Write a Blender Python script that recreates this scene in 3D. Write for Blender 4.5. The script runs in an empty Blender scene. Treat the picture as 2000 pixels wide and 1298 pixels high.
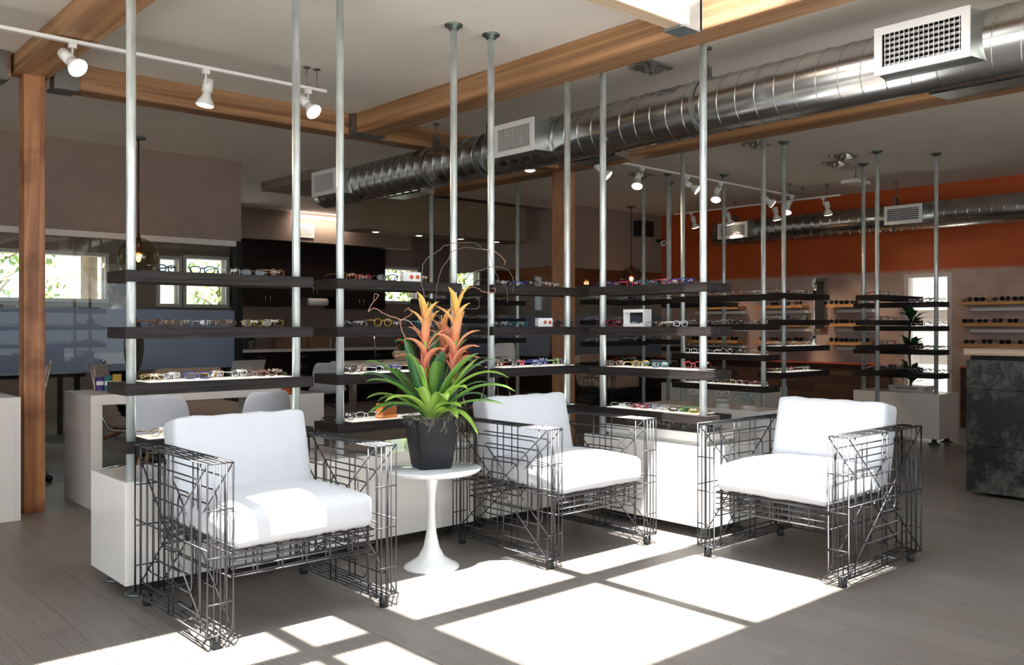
import bpy, bmesh, math, random
from mathutils import Vector, Matrix, Euler
random.seed(7)
C = bpy.context.scene.collection
PI = math.pi
# ---------------- camera, world, sun, exposure ----------------
CAMH = 1.26
th = math.atan(1950/1744)
F = Vector((math.cos(th), math.sin(th), 0)); R = Vector((math.sin(th), -math.cos(th), 0))
cam = bpy.data.cameras.new('camera'); cam.sensor_width = 36; cam.lens = 1744/2000*36
cam.shift_y = -0.006; cam.clip_end = 200
co = bpy.data.objects.new('camera', cam); C.objects.link(co)
M = Matrix.Identity(4)
for i in range(3):
    M[i][0] = R[i]; M[i][1] = (0, 0, 1)[i]; M[i][2] = -F[i]
M.translation = (0, 0, CAMH)
co.matrix_world = M
bpy.context.scene.camera = co
vs = bpy.context.scene.view_settings
bpy.context.scene.display_settings.display_device = 'sRGB'
vs.view_transform = 'Standard'; vs.look = 'None'; vs.gamma = 1.0; vs.use_curve_mapping = False
vs.exposure = 0.15
w = bpy.data.worlds.new('sky'); bpy.context.scene.world = w; w.use_nodes = True
bg = w.node_tree.nodes['Background']; bg.inputs[0].default_value = (0.82, 0.92, 1.0, 1); bg.inputs[1].default_value = 2.2
def light(name, typ, loc, energy, color=(1, 1, 1), direction=None, size=None, size_y=None, parent=None, spot=None, blend=.5, angle=None):
    l = bpy.data.lights.new(name, typ); l.energy = energy; l.color = color
    if typ == 'AREA':
        l.shape = 'RECTANGLE'; l.size = size; l.size_y = size_y or size
    elif size is not None: l.shadow_soft_size = size
    if typ == 'SPOT': l.spot_size = spot; l.spot_blend = blend
    if angle: l.angle = angle
    o = bpy.data.objects.new(name, l); C.objects.link(o); o.location = loc
    if direction is not None: o.rotation_euler = Vector(direction).to_track_quat('-Z', 'Y').to_euler()
    if parent: o.parent = parent
    return o
SUN = (0.17, 0.22, -1)
light('sun', 'SUN', (0, 0, 12), 34.0, (1.0, 0.97, 0.91), SUN, angle=0.01)
# daylight entering by the skylight opening and by the shopfront windows behind the camera
light('skylight_daylight', 'AREA', (1.9, 2.25, 3.62), 105, (0.85, 0.93, 1.0), (0, 0.05, -1), 4.0, 1.5)
light('shopfront_daylight', 'AREA', (-2.42, 1.6, 1.5), 42, (0.84, 0.91, 1.0), (1, 0.1, -0.05), 6.0, 2.2)
light('shopfront_daylight', 'AREA', (3.2, -2.42, 1.5), 20, (0.84, 0.91, 1.0), (0.1, 1, -0.05), 8.0, 2.2)

# ---------------- mesh helpers ----------------
class MB:
    def __init__(s): s.v = []; s.f = []; s.m = []; s.sm = []
    def add(s, vs, fs, mat=0, smooth=False):
        n = len(s.v); s.v += [tuple(v) for v in vs]
        for f in fs: s.f.append([n+i for i in f]); s.m.append(mat); s.sm.append(smooth)
        return s
    def box(s, x0, y0, z0, x1, y1, z1, mat=0):
        v = [(x0,y0,z0),(x1,y0,z0),(x1,y1,z0),(x0,y1,z0),(x0,y0,z1),(x1,y0,z1),(x1,y1,z1),(x0,y1,z1)]
        return s.add(v, [(0,3,2,1),(4,5,6,7),(0,1,5,4),(1,2,6,5),(2,3,7,6),(3,0,4,7)], mat)
    def tube(s, pts, r, seg=6, mat=0, closed=False, cap=True, r1=None):
        pts = [Vector(p) for p in pts]; n = len(pts)
        if n < 2: return s
        rings = []; up = None
        for i in range(n):
            if closed: t = (pts[(i+1) % n]-pts[i-1])
            elif i == 0: t = pts[1]-pts[0]
            elif i == n-1: t = pts[-1]-pts[-2]
            else: t = (pts[i+1]-pts[i]).normalized()+(pts[i]-pts[i-1]).normalized()
            if t.length < 1e-9: t = Vector((0, 0, 1))
            t.normalize()
            if up is None:
                up = Vector((0, 0, 1)) if abs(t.z) < .9 else Vector((1, 0, 0))
            a = up.cross(t)
            if a.length < 1e-6: a = Vector((1, 0, 0)).cross(t)
            a.normalize(); b = t.cross(a); up = b
            rr = r if r1 is None else r+(r1-r)*i/(n-1)
            if isinstance(r, (list, tuple)): rr = r[i]
            k = 1.0
            if 0 < i < n-1 or closed:
                d1 = (pts[i]-pts[i-1]).normalized(); d2 = (pts[(i+1) % n]-pts[i]).normalized()
                k = 1/max(.5, math.sqrt(max(0.0, (1+d1.dot(d2))/2)))
            rings.append([pts[i]+(a*math.cos(2*PI*j/seg)+b*math.sin(2*PI*j/seg))*rr*(k if seg < 7 else 1) for j in range(seg)])
        vs = [v for rg in rings for v in rg]; fs = []
        for i in range(n if closed else n-1):
            i2 = (i+1) % n
            for j in range(seg):
                fs.append((i*seg+j, i*seg+(j+1) % seg, i2*seg+(j+1) % seg, i2*seg+j))
        if cap and not closed:
            fs.append(tuple(range(seg))[::-1]); fs.append(tuple((n-1)*seg+j for j in range(seg)))
        return s.add(vs, fs, mat, True)
    def lathe(s, prof, c=(0, 0, 0), seg=24, mat=0, axis='z', smooth=True):
        vs = []; fs = []
        for (r, z) in prof:
            for j in range(seg):
                a = 2*PI*j/seg; x, y = r*math.cos(a), r*math.sin(a)
                if axis == 'z': p = (c[0]+x, c[1]+y, c[2]+z)
                elif axis == 'y': p = (c[0]+x, c[1]+z, c[2]+y)
                else: p = (c[0]+z, c[1]+x, c[2]+y)
                vs.append(p)
        for i in range(len(prof)-1):
            for j in range(seg):
                fs.append((i*seg+j, i*seg+(j+1) % seg, (i+1)*seg+(j+1) % seg, (i+1)*seg+j))
        if prof[0][0] > 1e-6: fs.append(tuple(range(seg))[::-1])
        if prof[-1][0] > 1e-6: fs.append(tuple((len(prof)-1)*seg+j for j in range(seg)))
        return s.add(vs, fs, mat, smooth)
    def cyl(s, c, r, h, seg=20, mat=0, axis='z', smooth=True):
        return s.lathe([(r, 0), (r, h)], c, seg, mat, axis, smooth)
    def grid(s, rows, mat=0, smooth=True, closed=False):
        n = len(rows[0]); vs = [v for r in rows for v in r]; fs = []
        for i in range(len(rows)-1):
            for j in range(n if closed else n-1):
                fs.append((i*n+j, i*n+(j+1) % n, (i+1)*n+(j+1) % n, (i+1)*n+j))
        return s.add(vs, fs, mat, smooth)
    def ball(s, c, r, seg=14, ring=9, mat=0, sc=(1, 1, 1)):
        rows = []
        for i in range(ring+1):
            a = PI*i/ring
            rows.append([(c[0]+r*sc[0]*math.sin(a)*math.cos(2*PI*j/seg), c[1]+r*sc[1]*math.sin(a)*math.sin(2*PI*j/seg), c[2]-r*sc[2]*math.cos(a)) for j in range(seg)])
        return s.grid(rows, mat, True, True)
def obj(name, mb, mats, parent=None, bevel=0, loc=None, solid=0, sub=0):
    me = bpy.data.meshes.new(name); me.from_pydata(mb.v, [], mb.f)
    if not isinstance(mats, (list, tuple)): mats = [mats]
    for m in mats: me.materials.append(m)
    me.polygons.foreach_set('material_index', mb.m); me.polygons.foreach_set('use_smooth', mb.sm)
    bm = bmesh.new(); bm.from_mesh(me)
    bmesh.ops.remove_doubles(bm, verts=bm.verts, dist=1e-6) if sub else None
    bmesh.ops.recalc_face_normals(bm, faces=bm.faces); bm.to_mesh(me); bm.free(); me.update()
    o = bpy.data.objects.new(name, me); C.objects.link(o)
    if parent: o.parent = parent
    if loc: o.location = loc
    if solid:
        s = o.modifiers.new('solid', 'SOLIDIFY'); s.thickness = solid; s.offset = 0
    if bevel:
        b = o.modifiers.new('bevel', 'BEVEL'); b.width = bevel; b.segments = 2; b.limit_method = 'ANGLE'
    if sub:
        b = o.modifiers.new('sub', 'SUBSURF'); b.levels = sub; b.render_levels = sub
    return o
def tag(o, label, cat, group=None):
    o['label'] = label; o['category'] = cat
    if group: o['group'] = group
    return o
def thing(name, label, cat, loc=(0, 0, 0), rotz=0, group=None):
    o = bpy.data.objects.new(name, None); C.objects.link(o); o.empty_display_size = .05
    o.location = loc; o.rotation_euler = (0, 0, rotz)
    return tag(o, label, cat, group)
def struct(name, mb, m, bevel=0):
    o = obj(name, mb, m, bevel=bevel); o['kind'] = 'structure'; return o
def dup(root, loc, rotz, label, group=None, mats=None):
    r = root.copy(); C.objects.link(r); r.location = loc
    r.rotation_euler = (0, 0, rotz) if not isinstance(rotz, tuple) else rotz
    r['label'] = label
    if group: r['group'] = group
    def rec(a, b):
        for ch in a.children:
            c = ch.copy(); C.objects.link(c); c.parent = b
            c.matrix_parent_inverse = ch.matrix_parent_inverse.copy()
            if mats and ch.type == 'MESH' and ch.name.split('.')[0] in mats:
                c.data = ch.data.copy(); c.data.materials[0] = mats[ch.name.split('.')[0]]
            rec(ch, c)
    rec(root, r)
    return r
# ---------------- materials ----------------
def newmat(name):
    m = bpy.data.materials.new(name); m.use_nodes = True
    nt = m.node_tree; return m, nt, nt.nodes['Principled BSDF']
def N(nt, t, **k):
    n = nt.nodes.new(t)
    for a, b in k.items(): setattr(n, a, b)
    return n
def mat(name, col, rough=.5, metal=0, var=0, scale=8, bump=0, bscale=60, emit=None, es=0, coat=0, stretch=(1,1,1), spec=None):
    m, nt, p = newmat(name)
    p.inputs['Base Color'].default_value = (*col, 1); p.inputs['Roughness'].default_value = rough; p.inputs['Metallic'].default_value = metal
    if coat: p.inputs['Coat Weight'].default_value = coat
    if spec is not None: p.inputs['Specular IOR Level'].default_value = spec
    tc = N(nt, 'ShaderNodeTexCoord'); mp = N(nt, 'ShaderNodeMapping'); mp.inputs['Scale'].default_value = stretch
    nt.links.new(tc.outputs['Object'], mp.inputs[0])
    if var:
        n = N(nt, 'ShaderNodeTexNoise'); n.inputs['Scale'].default_value = scale; n.inputs['Detail'].default_value = 6
        nt.links.new(mp.outputs[0], n.inputs['Vector'])
        r = N(nt, 'ShaderNodeValToRGB')
        r.color_ramp.elements[0].position = .3; r.color_ramp.elements[1].position = .7
        r.color_ramp.elements[0].color = (*[c*(1-var) for c in col], 1); r.color_ramp.elements[1].color = (*[min(1, c*(1+var)) for c in col], 1)
        nt.links.new(n.outputs['Fac'], r.inputs[0]); nt.links.new(r.outputs[0], p.inputs['Base Color'])
    if bump:
        n2 = N(nt, 'ShaderNodeTexNoise'); n2.inputs['Scale'].default_value = bscale; n2.inputs['Detail'].default_value = 4
        b = N(nt, 'ShaderNodeBump'); b.inputs['Strength'].default_value = bump; b.inputs['Distance'].default_value = .01
        nt.links.new(mp.outputs[0], n2.inputs['Vector']); nt.links.new(n2.outputs['Fac'], b.inputs['Height']); nt.links.new(b.outputs[0], p.inputs['Normal'])
    if emit:
        p.inputs['Emission Color'].default_value = (*emit, 1); p.inputs['Emission Strength'].default_value = es
    return m
def wood(name, c1, c2, axis=1, rough=.5, scale=3.0, lam=0.045, stains=0.0, lamax=2, spec=.5):
    """grain stretched along axis; glued laminations along lamax"""
    m, nt, p = newmat(name)
    tc = N(nt, 'ShaderNodeTexCoord'); mp = N(nt, 'ShaderNodeMapping')
    sc = [9.0, 9.0, 9.0]; sc[axis] = .7; mp.inputs['Scale'].default_value = sc
    nt.links.new(tc.outputs['Object'], mp.inputs[0])
    n = N(nt, 'ShaderNodeTexNoise'); n.inputs['Scale'].default_value = scale; n.inputs['Detail'].default_value = 8; n.inputs['Distortion'].default_value = 1.2
    r = N(nt, 'ShaderNodeValToRGB'); r.color_ramp.elements[0].position = .32; r.color_ramp.elements[1].position = .68
    r.color_ramp.elements[0].color = (*c1, 1); r.color_ramp.elements[1].color = (*c2, 1)
    nt.links.new(n.outputs['Fac'], r.inputs[0])
    out = r.outputs[0]
    if lam:
        sp = N(nt, 'ShaderNodeSeparateXYZ'); nt.links.new(tc.outputs['Object'], sp.inputs[0])
        a = N(nt, 'ShaderNodeMath', operation='DIVIDE'); a.inputs[1].default_value = lam; nt.links.new(sp.outputs[lamax], a.inputs[0])
        f = N(nt, 'ShaderNodeMath', operation='FLOOR'); nt.links.new(a.outputs[0], f.inputs[0])
        wn = N(nt, 'ShaderNodeTexWhiteNoise', noise_dimensions='1D'); nt.links.new(f.outputs[0], wn.inputs['W'])
        mr = N(nt, 'ShaderNodeMapRange'); mr.inputs['To Min'].default_value = .8; mr.inputs['To Max'].default_value = 1.12; nt.links.new(wn.outputs['Value'], mr.inputs[0])
        mx = N(nt, 'ShaderNodeMix', data_type='RGBA', blend_type='MULTIPLY'); mx.inputs['Factor'].default_value = 1
        nt.links.new(out, mx.inputs[6]); nt.links.new(mr.outputs[0], mx.inputs[7]); out = mx.outputs[2]
    if stains:
        n3 = N(nt, 'ShaderNodeTexNoise'); n3.inputs['Scale'].default_value = 3.5; n3.inputs['Detail'].default_value = 5
        nt.links.new(tc.outputs['Object'], n3.inputs['Vector'])
        r3 = N(nt, 'ShaderNodeValToRGB'); r3.color_ramp.elements[0].position = .5; r3.color_ramp.elements[0].color = (1, 1, 1, 1)
        r3.color_ramp.elements[1].position = .66; r3.color_ramp.elements[1].color = (.45, .3, .22, 1)
        nt.links.new(n3.outputs['Fac'], r3.inputs[0])
        mx = N(nt, 'ShaderNodeMix', data_type='RGBA', blend_type='MULTIPLY'); mx.inputs['Factor'].default_value = stains
        nt.links.new(out, mx.inputs[6]); nt.links.new(r3.outputs[0], mx.inputs[7]); out = mx.outputs[2]
    nt.links.new(out, p.inputs['Base Color']); p.inputs['Roughness'].default_value = rough; p.inputs['Specular IOR Level'].default_value = spec
    b = N(nt, 'ShaderNodeBump'); b.inputs['Strength'].default_value = .25; b.inputs['Distance'].default_value = .004
    nt.links.new(n.outputs['Fac'], b.inputs['Height']); nt.links.new(b.outputs[0], p.inputs['Normal'])
    return m
def glass(name, tint=(1, 1, 1), refl=.10, frost=0, fcol=(.4, .47, .58)):
    m, nt, p = newmat(name); nt.nodes.remove(p)
    out = nt.nodes['Material Output']
    tr = N(nt, 'ShaderNodeBsdfTransparent'); tr.inputs[0].default_value = (*tint, 1)
    gl = N(nt, 'ShaderNodeBsdfGlossy'); gl.inputs['Roughness'].default_value = .01
    lw = N(nt, 'ShaderNodeLayerWeight'); lw.inputs[0].default_value = .22
    mr = N(nt, 'ShaderNodeMapRange'); mr.inputs['To Min'].default_value = refl*.25; mr.inputs['To Max'].default_value = .10+refl
    nt.links.new(lw.outputs['Fresnel'], mr.inputs[0])
    mx = N(nt, 'ShaderNodeMixShader'); nt.links.new(mr.outputs[0], mx.inputs[0])
    base = tr
    if frost:
        df = N(nt, 'ShaderNodeBsdfDiffuse'); df.inputs[0].default_value = (*fcol, 1)
        tl = N(nt, 'ShaderNodeBsdfTranslucent'); tl.inputs[0].default_value = (*fcol, 1)
        m1 = N(nt, 'ShaderNodeMixShader'); m1.inputs[0].default_value = .5
        nt.links.new(df.outputs[0], m1.inputs[1]); nt.links.new(tl.outputs[0], m1.inputs[2])
        m2 = N(nt, 'ShaderNodeMixShader'); m2.inputs[0].default_value = frost
        nt.links.new(tr.outputs[0], m2.inputs[1]); nt.links.new(m1.outputs[0], m2.inputs[2]); base = m2
    nt.links.new(base.outputs[0], mx.inputs[1]); nt.links.new(gl.outputs[0], mx.inputs[2]); nt.links.new(mx.outputs[0], out.inputs[0])
    return m
def floor_mat():
    m, nt, p = newmat('grey_plank_floor')
    tc = N(nt, 'ShaderNodeTexCoord'); mp = N(nt, 'ShaderNodeMapping'); mp.inputs['Rotation'].default_value = (0, 0, PI/2)
    nt.links.new(tc.outputs['Object'], mp.inputs[0])
    br = N(nt, 'ShaderNodeTexBrick'); br.offset = .37
    br.inputs['Scale'].default_value = 1; br.inputs['Brick Width'].default_value = .92; br.inputs['Row Height'].default_value = .225
    br.inputs['Mortar Size'].default_value = .0018; br.inputs['Mortar Smooth'].default_value = .1
    br.inputs['Color1'].default_value = (.155, .138, .125, 1); br.inputs['Color2'].default_value = (.185, .166, .151, 1); br.inputs['Mortar'].default_value = (.09, .08, .075, 1)
    nt.links.new(mp.outputs[0], br.inputs['Vector'])
    mp2 = N(nt, 'ShaderNodeMapping'); mp2.inputs['Scale'].default_value = (14, .55, 1); nt.links.new(tc.outputs['Object'], mp2.inputs[0])
    wv = N(nt, 'ShaderNodeTexNoise'); wv.inputs['Scale'].default_value = 2.2; wv.inputs['Detail'].default_value = 7; wv.inputs['Distortion'].default_value = 1.6
    nt.links.new(mp2.outputs[0], wv.inputs['Vector'])
    wave = N(nt, 'ShaderNodeTexWave', wave_type='BANDS', bands_direction='X'); wave.inputs['Scale'].default_value = 26; wave.inputs['Distortion'].default_value = 26
    wave.inputs['Detail'].default_value = 3; wave.inputs['Detail Scale'].default_value = .28
    mp3 = N(nt, 'ShaderNodeMapping'); mp3.inputs['Scale'].default_value = (1, .22, 1); nt.links.new(tc.outputs['Object'], mp3.inputs[0]); nt.links.new(mp3.outputs[0], wave.inputs['Vector'])
    mr = N(nt, 'ShaderNodeMapRange'); mr.inputs['To Min'].default_value = .72; mr.inputs['To Max'].default_value = 1.28; nt.links.new(wv.outputs['Fac'], mr.inputs[0])
    mr2 = N(nt, 'ShaderNodeMapRange'); mr2.inputs['To Min'].default_value = .78; mr2.inputs['To Max'].default_value = 1.13; nt.links.new(wave.outputs['Fac'], mr2.inputs[0])
    mu = N(nt, 'ShaderNodeMath', operation='MULTIPLY'); nt.links.new(mr.outputs[0], mu.inputs[0]); nt.links.new(mr2.outputs[0], mu.inputs[1])
    mx = N(nt, 'ShaderNodeMix', data_type='RGBA', blend_type='MULTIPLY'); mx.inputs['Factor'].default_value = 1
    nt.links.new(br.outputs['Color'], mx.inputs[6]); nt.links.new(mu.outputs[0], mx.inputs[7]); nt.links.new(mx.outputs[2], p.inputs['Base Color'])
    p.inputs['Roughness'].default_value = .38; p.inputs['Specular IOR Level'].default_value = .42
    b = N(nt, 'ShaderNodeBump'); b.inputs['Strength'].default_value = .35; b.inputs['Distance'].default_value = .002
    nt.links.new(wave.outputs['Fac'], b.inputs['Height']); nt.links.new(b.outputs[0], p.inputs['Normal'])
    return m
def orange_mat():
    m, nt, p = newmat('orange_plaster')
    tc = N(nt, 'ShaderNodeTexCoord'); sp = N(nt, 'ShaderNodeSeparateXYZ'); nt.links.new(tc.outputs['Object'], sp.inputs[0])
    n = N(nt, 'ShaderNodeTexNoise'); n.inputs['Scale'].default_value = 6; n.inputs['Detail'].default_value = 14; n.inputs['Roughness'].default_value = .85
    nt.links.new(tc.outputs['Object'], n.inputs['Vector'])
    a = N(nt, 'ShaderNodeMath', operation='MULTIPLY_ADD'); a.inputs[1].default_value = .16; nt.links.new(n.outputs['Fac'], a.inputs[0]); nt.links.new(sp.outputs[2], a.inputs[2])
    mr = N(nt, 'ShaderNodeMapRange'); mr.inputs['From Min'].default_value = 2.04; mr.inputs['From Max'].default_value = 2.09; nt.links.new(a.outputs[0], mr.inputs[0])
    n2 = N(nt, 'ShaderNodeTexNoise'); n2.inputs['Scale'].default_value = 2; n2.inputs['Detail'].default_value = 6; nt.links.new(tc.outputs['Object'], n2.inputs['Vector'])
    r1 = N(nt, 'ShaderNodeValToRGB'); r1.color_ramp.elements[0].color = (.36, .25, .21, 1); r1.color_ramp.elements[1].color = (.60, .46, .40, 1); r1.color_ramp.elements[0].position = .3; r1.color_ramp.elements[1].position = .7
    r2 = N(nt, 'ShaderNodeValToRGB'); r2.color_ramp.elements[0].color = (.36, .058, .010, 1); r2.color_ramp.elements[1].color = (.56, .105, .016, 1)
    nt.links.new(n2.outputs['Fac'], r1.inputs[0]); nt.links.new(n2.outputs['Fac'], r2.inputs[0])
    mx = N(nt, 'ShaderNodeMix', data_type='RGBA'); nt.links.new(mr.outputs[0], mx.inputs[0]); nt.links.new(r1.outputs[0], mx.inputs[6]); nt.links.new(r2.outputs[0], mx.inputs[7])
    nt.links.new(mx.outputs[2], p.inputs['Base Color']); p.inputs['Roughness'].default_value = .55
    return m
def brick_mat(name, c1, c2, mort, w_, h_, ms=.01, yz=True, bump=.4):
    m, nt, p = newmat(name)
    tc = N(nt, 'ShaderNodeTexCoord'); sp = N(nt, 'ShaderNodeSeparateXYZ'); cb = N(nt, 'ShaderNodeCombineXYZ')
    nt.links.new(tc.outputs['Object'], sp.inputs[0]); nt.links.new(sp.outputs[1 if yz else 0], cb.inputs[0]); nt.links.new(sp.outputs[2], cb.inputs[1])
    br = N(nt, 'ShaderNodeTexBrick'); br.inputs['Scale'].default_value = 1; br.inputs['Brick Width'].default_value = w_; br.inputs['Row Height'].default_value = h_; br.inputs['Mortar Size'].default_value = ms
    br.inputs['Color1'].default_value = (*c1, 1); br.inputs['Color2'].default_value = (*c2, 1); br.inputs['Mortar'].default_value = (*mort, 1)
    nt.links.new(cb.outputs[0], br.inputs['Vector']); nt.links.new(br.outputs['Color'], p.inputs['Base Color']); p.inputs['Roughness'].default_value = .7
    b = N(nt, 'ShaderNodeBump'); b.inputs['Strength'].default_value = bump; b.inputs['Distance'].default_value = .01; b.invert = True
    nt.links.new(br.outputs['Fac'], b.inputs['Height']); nt.links.new(b.outputs[0], p.inputs['Normal'])
    return m
def stone_mat():
    m, nt, p = newmat('slate_tile')
    tc = N(nt, 'ShaderNodeTexCoord')
    n = N(nt, 'ShaderNodeTexNoise'); n.inputs['Scale'].default_value = 2.2; n.inputs['Detail'].default_value = 15; n.inputs['Roughness'].default_value = .8; n.inputs['Distortion'].default_value = .05
    nt.links.new(tc.outputs['Object'], n.inputs['Vector'])
    r = N(nt, 'ShaderNodeValToRGB'); r.color_ramp.elements[0].position = .47; r.color_ramp.elements[1].position = .74
    r.color_ramp.elements[0].color = (.016, .016, .015, 1); r.color_ramp.elements[1].color = (.24, .24, .215, 1)
    nt.links.new(n.outputs['Fac'], r.inputs[0]); nt.links.new(r.outputs[0], p.inputs['Base Color']); p.inputs['Roughness'].default_value = .35; p.inputs['Metallic'].default_value = .3
    sp = N(nt, 'ShaderNodeSeparateXYZ'); nt.links.new(tc.outputs['Object'], sp.inputs[0])
    b = N(nt, 'ShaderNodeBump'); b.inputs['Strength'].default_value = .4; b.inputs['Distance'].default_value = .01
    nt.links.new(n.outputs['Fac'], b.inputs['Height']); nt.links.new(b.outputs[0], p.inputs['Normal'])
    return m
K = {}
K['floor'] = floor_mat()
K['ceiling'] = mat('ceiling_paint', (.78, .73, .665), .85, var=.03, scale=2, bump=.1, bscale=120)
K['wall'] = mat('beige_wall_paint', (.26, .20, .17), .85, var=.04, scale=3, bump=.08, bscale=100)
K['trim'] = mat('white_trim', (.62, .57, .56), .5)
K['orange'] = orange_mat()
K['beam'] = wood('fir_beam_y', (.24, .11, .045), (.52, .29, .14), 1, .5)
K['beamx'] = wood('fir_beam_x', (.22, .10, .042), (.46, .25, .12), 0, .5)
K['newbeam'] = wood('new_fir_beam', (.60, .42, .26), (.80, .64, .46), 0, .55)
K['post'] = wood('stained_post', (.27, .10, .04), (.55, .26, .115), 2, .42, scale=2.2, lam=0, stains=.9)
K['post2'] = wood('rough_post', (.30, .13, .06), (.46, .23, .12), 2, .5, lam=0, stains=.3)
K['steel'] = mat('galvanized_bracket', (.22, .21, .20), .38, .85, var=.25, scale=6)
K['steelb'] = mat('bright_bracket', (.30, .34, .36), .4, .8, var=.1)
K['pipe'] = mat('galvanized_pipe', (.66, .72, .72), .42, .55, var=.28, scale=22, stretch=(1, 1, .25), bump=.15, bscale=50)
K['flange'] = mat('dark_cast_flange', (.17, .21, .20), .42, .8, var=.2)
K['duct'] = mat('galvanized_duct', (.56, .56, .55), .23, 1, var=.14, scale=7, stretch=(1, .5, 1), bump=.02, bscale=9)
K['ductbox'] = mat('sheet_steel', (.50, .54, .53), .3, .95, var=.15, scale=9)
K['white'] = mat('white_enamel', (.80, .79, .78), .4)
K['lacq'] = mat('white_lacquer', (.82, .79, .75), .18, coat=.4)
K['lacq2'] = mat('white_tulip_lacquer', (.80, .82, .83), .12, coat=.6)
K['dark'] = mat('black_void', (.01, .01, .01), .9)
K['espresso'] = wood('espresso_shelf', (.009, .007, .0068), (.034, .028, .027), 0, .55, scale=5, lam=0, spec=.22)
K['cab'] = mat('espresso_cabinet', (.014, .009, .008), .42, var=.2, spec=.25)
K['cushion'] = mat('white_canvas', (.58, .595, .63), .85, bump=.12, bscale=300, var=.02)
K['beigec'] = mat('beige_canvas', (.52, .40, .33), .85, bump=.12, bscale=300)
K['wire'] = mat('gunmetal_wire', (.085, .083, .088), .32, .75)
K['rubber'] = mat('black_foot', (.012, .012, .013), .45)
K['pot'] = mat('charcoal_pot', (.012, .0135, .017), .5, spec=.25, var=.08)
K['moss'] = mat('spanish_moss', (.33, .31, .23), .9, var=.3, scale=60)
K['leaf'] = mat('bromeliad_leaf', (.12, .27, .045), .32, var=.35, scale=5, stretch=(1, 1, .3))
K['leaf2'] = mat('light_bromeliad_leaf', (.27, .45, .07), .32, var=.3, scale=5)
K['leaf3'] = mat('deep_bromeliad_leaf', (.045, .14, .05), .3, var=.3, scale=5)
K['twig'] = mat('pale_twig', (.42, .22, .15), .6, var=.2)
K['twig2'] = mat('dark_twig', (.10, .085, .07), .6, var=.3)
K['shell'] = mat('white_shell', (.66, .67, .72), .35)
K['leather'] = mat('cream_leather', (.55, .47, .42), .38)
K['chrome'] = mat('chrome', (.8, .8, .8), .08, 1)
K['maple'] = wood('maple_leg', (.42, .20, .09), (.58, .32, .15), 2, .4, lam=0)
K['butcher'] = wood('butcher_block', (.45, .29, .19), (.66, .47, .34), 1, .4, lam=.16, lamax=1)
K['slab'] = wood('live_edge_board', (.34, .15, .05), (.62, .34, .13), 1, .4, lam=0)
K['slate'] = stone_mat()
K['blocks'] = brick_mat('reclaimed_wood_blocks', (.028, .013, .009), (.085, .04, .025), (.01, .006, .004), .55, .115, .004)
K['wbrick'] = brick_mat('white_painted_block', (.50, .50, .47), (.44, .44, .42), (.33, .33, .31), .45, .14, .006, bump=.3)
K['orangeedge'] = mat('orange_laminate', (.5, .09, .03), .4)
K['glass'] = glass('clear_partition_glass', (.86, .9, .88), .12)
K['pane'] = glass('window_pane', (.95, .97, .97), .08)
K['frost'] = glass('frosted_film_glass', (.8, .86, .95), .10, .80, (.36, .43, .56))
K['globe'] = glass('smoked_globe_glass', (.72, .66, .52), .3)
K['lens'] = glass('spectacle_lens', (.93, .95, .95), .15)
K['dlens'] = mat('sunglass_lens', (.008, .008, .009), .08, coat=.5)
K['acryl'] = glass('clear_acrylic', (.92, .95, .95), .25)
K['mirror'] = mat('mirror_glass', (.85, .87, .87), .02, 1)
K['bulb'] = mat('lit_bulb', (1, .9, .8), .4, emit=(1, .80, .58), es=5)
K['fil'] = mat('lit_filament', (1, .6, .3), .4, emit=(1, .42, .14), es=9)
K['ledp'] = mat('shelf_led_panel', (.85, .85, .8), .4, emit=(1, .96, .85), es=.55)
K['led'] = mat('cove_led', (1, .9, .85), .4, emit=(1, .80, .68), es=6)
K['down'] = mat('downlight_lens', (1, .9, .8), .4, emit=(1, .82, .62), es=8)
K['leafout'] = mat('tree_leaves', (.20, .30, .06), .7, var=.5, scale=4)
K['bark'] = mat('bark', (.18, .12, .08), .9, var=.3)
K['ground'] = mat('pale_asphalt', (.32, .31, .29), .9, var=.1)
K['stucco'] = mat('cream_stucco', (.75, .70, .62), .9)
K['ductcap'] = K['ductbox']
K['ocap'] = mat('orange_plastic', (.62, .20, .05), .45)
K['paper'] = mat('white_card', (.80, .80, .80), .6)
K['terra'] = mat('orange_pot', (.62, .12, .03), .4)
K['red'] = mat('red_vinyl', (.35, .015, .01), .35)
K['black'] = mat('black_plastic', (.012, .012, .012), .35)
K['ivory'] = mat('ivory_ceramic', (.55, .47, .33), .3)
K['carton'] = mat('brown_carton', (.22, .13, .08), .8)
K['skin'] = mat('skin', (.40, .20, .13), .5)
K['hair'] = mat('grey_hair', (.018, .016, .015), .6)
K['shirt'] = mat('blue_white_shirt', (.45, .52, .65), .8)
K['trouser'] = mat('dark_trousers', (.02, .02, .025), .8)
def bract_mat():
    m, nt, p = newmat('orange_bract')
    tc = N(nt, 'ShaderNodeTexCoord'); sp = N(nt, 'ShaderNodeSeparateXYZ'); nt.links.new(tc.outputs['Object'], sp.inputs[0])
    mr = N(nt, 'ShaderNodeMapRange'); mr.inputs['From Min'].default_value = .54; mr.inputs['From Max'].default_value = .86; nt.links.new(sp.outputs[2], mr.inputs[0])
    r = N(nt, 'ShaderNodeValToRGB'); e = r.color_ramp.elements
    e[0].color = (.70, .20, .13, 1); e[1].color = (.80, .50, .12, 1); x = e.new(.55); x.color = (.78, .33, .17, 1)
    nt.links.new(mr.outputs[0], r.inputs[0]); nt.links.new(r.outputs[0], p.inputs['Base Color']); p.inputs['Roughness'].default_value = .4
    return m
K['bract'] = bract_mat()
ORD = ['', 'first', 'second', 'third', 'fourth', 'fifth', 'sixth', 'seventh', 'eighth', 'ninth', 'tenth', 'eleventh', 'twelfth']
CE = 3.09
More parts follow.
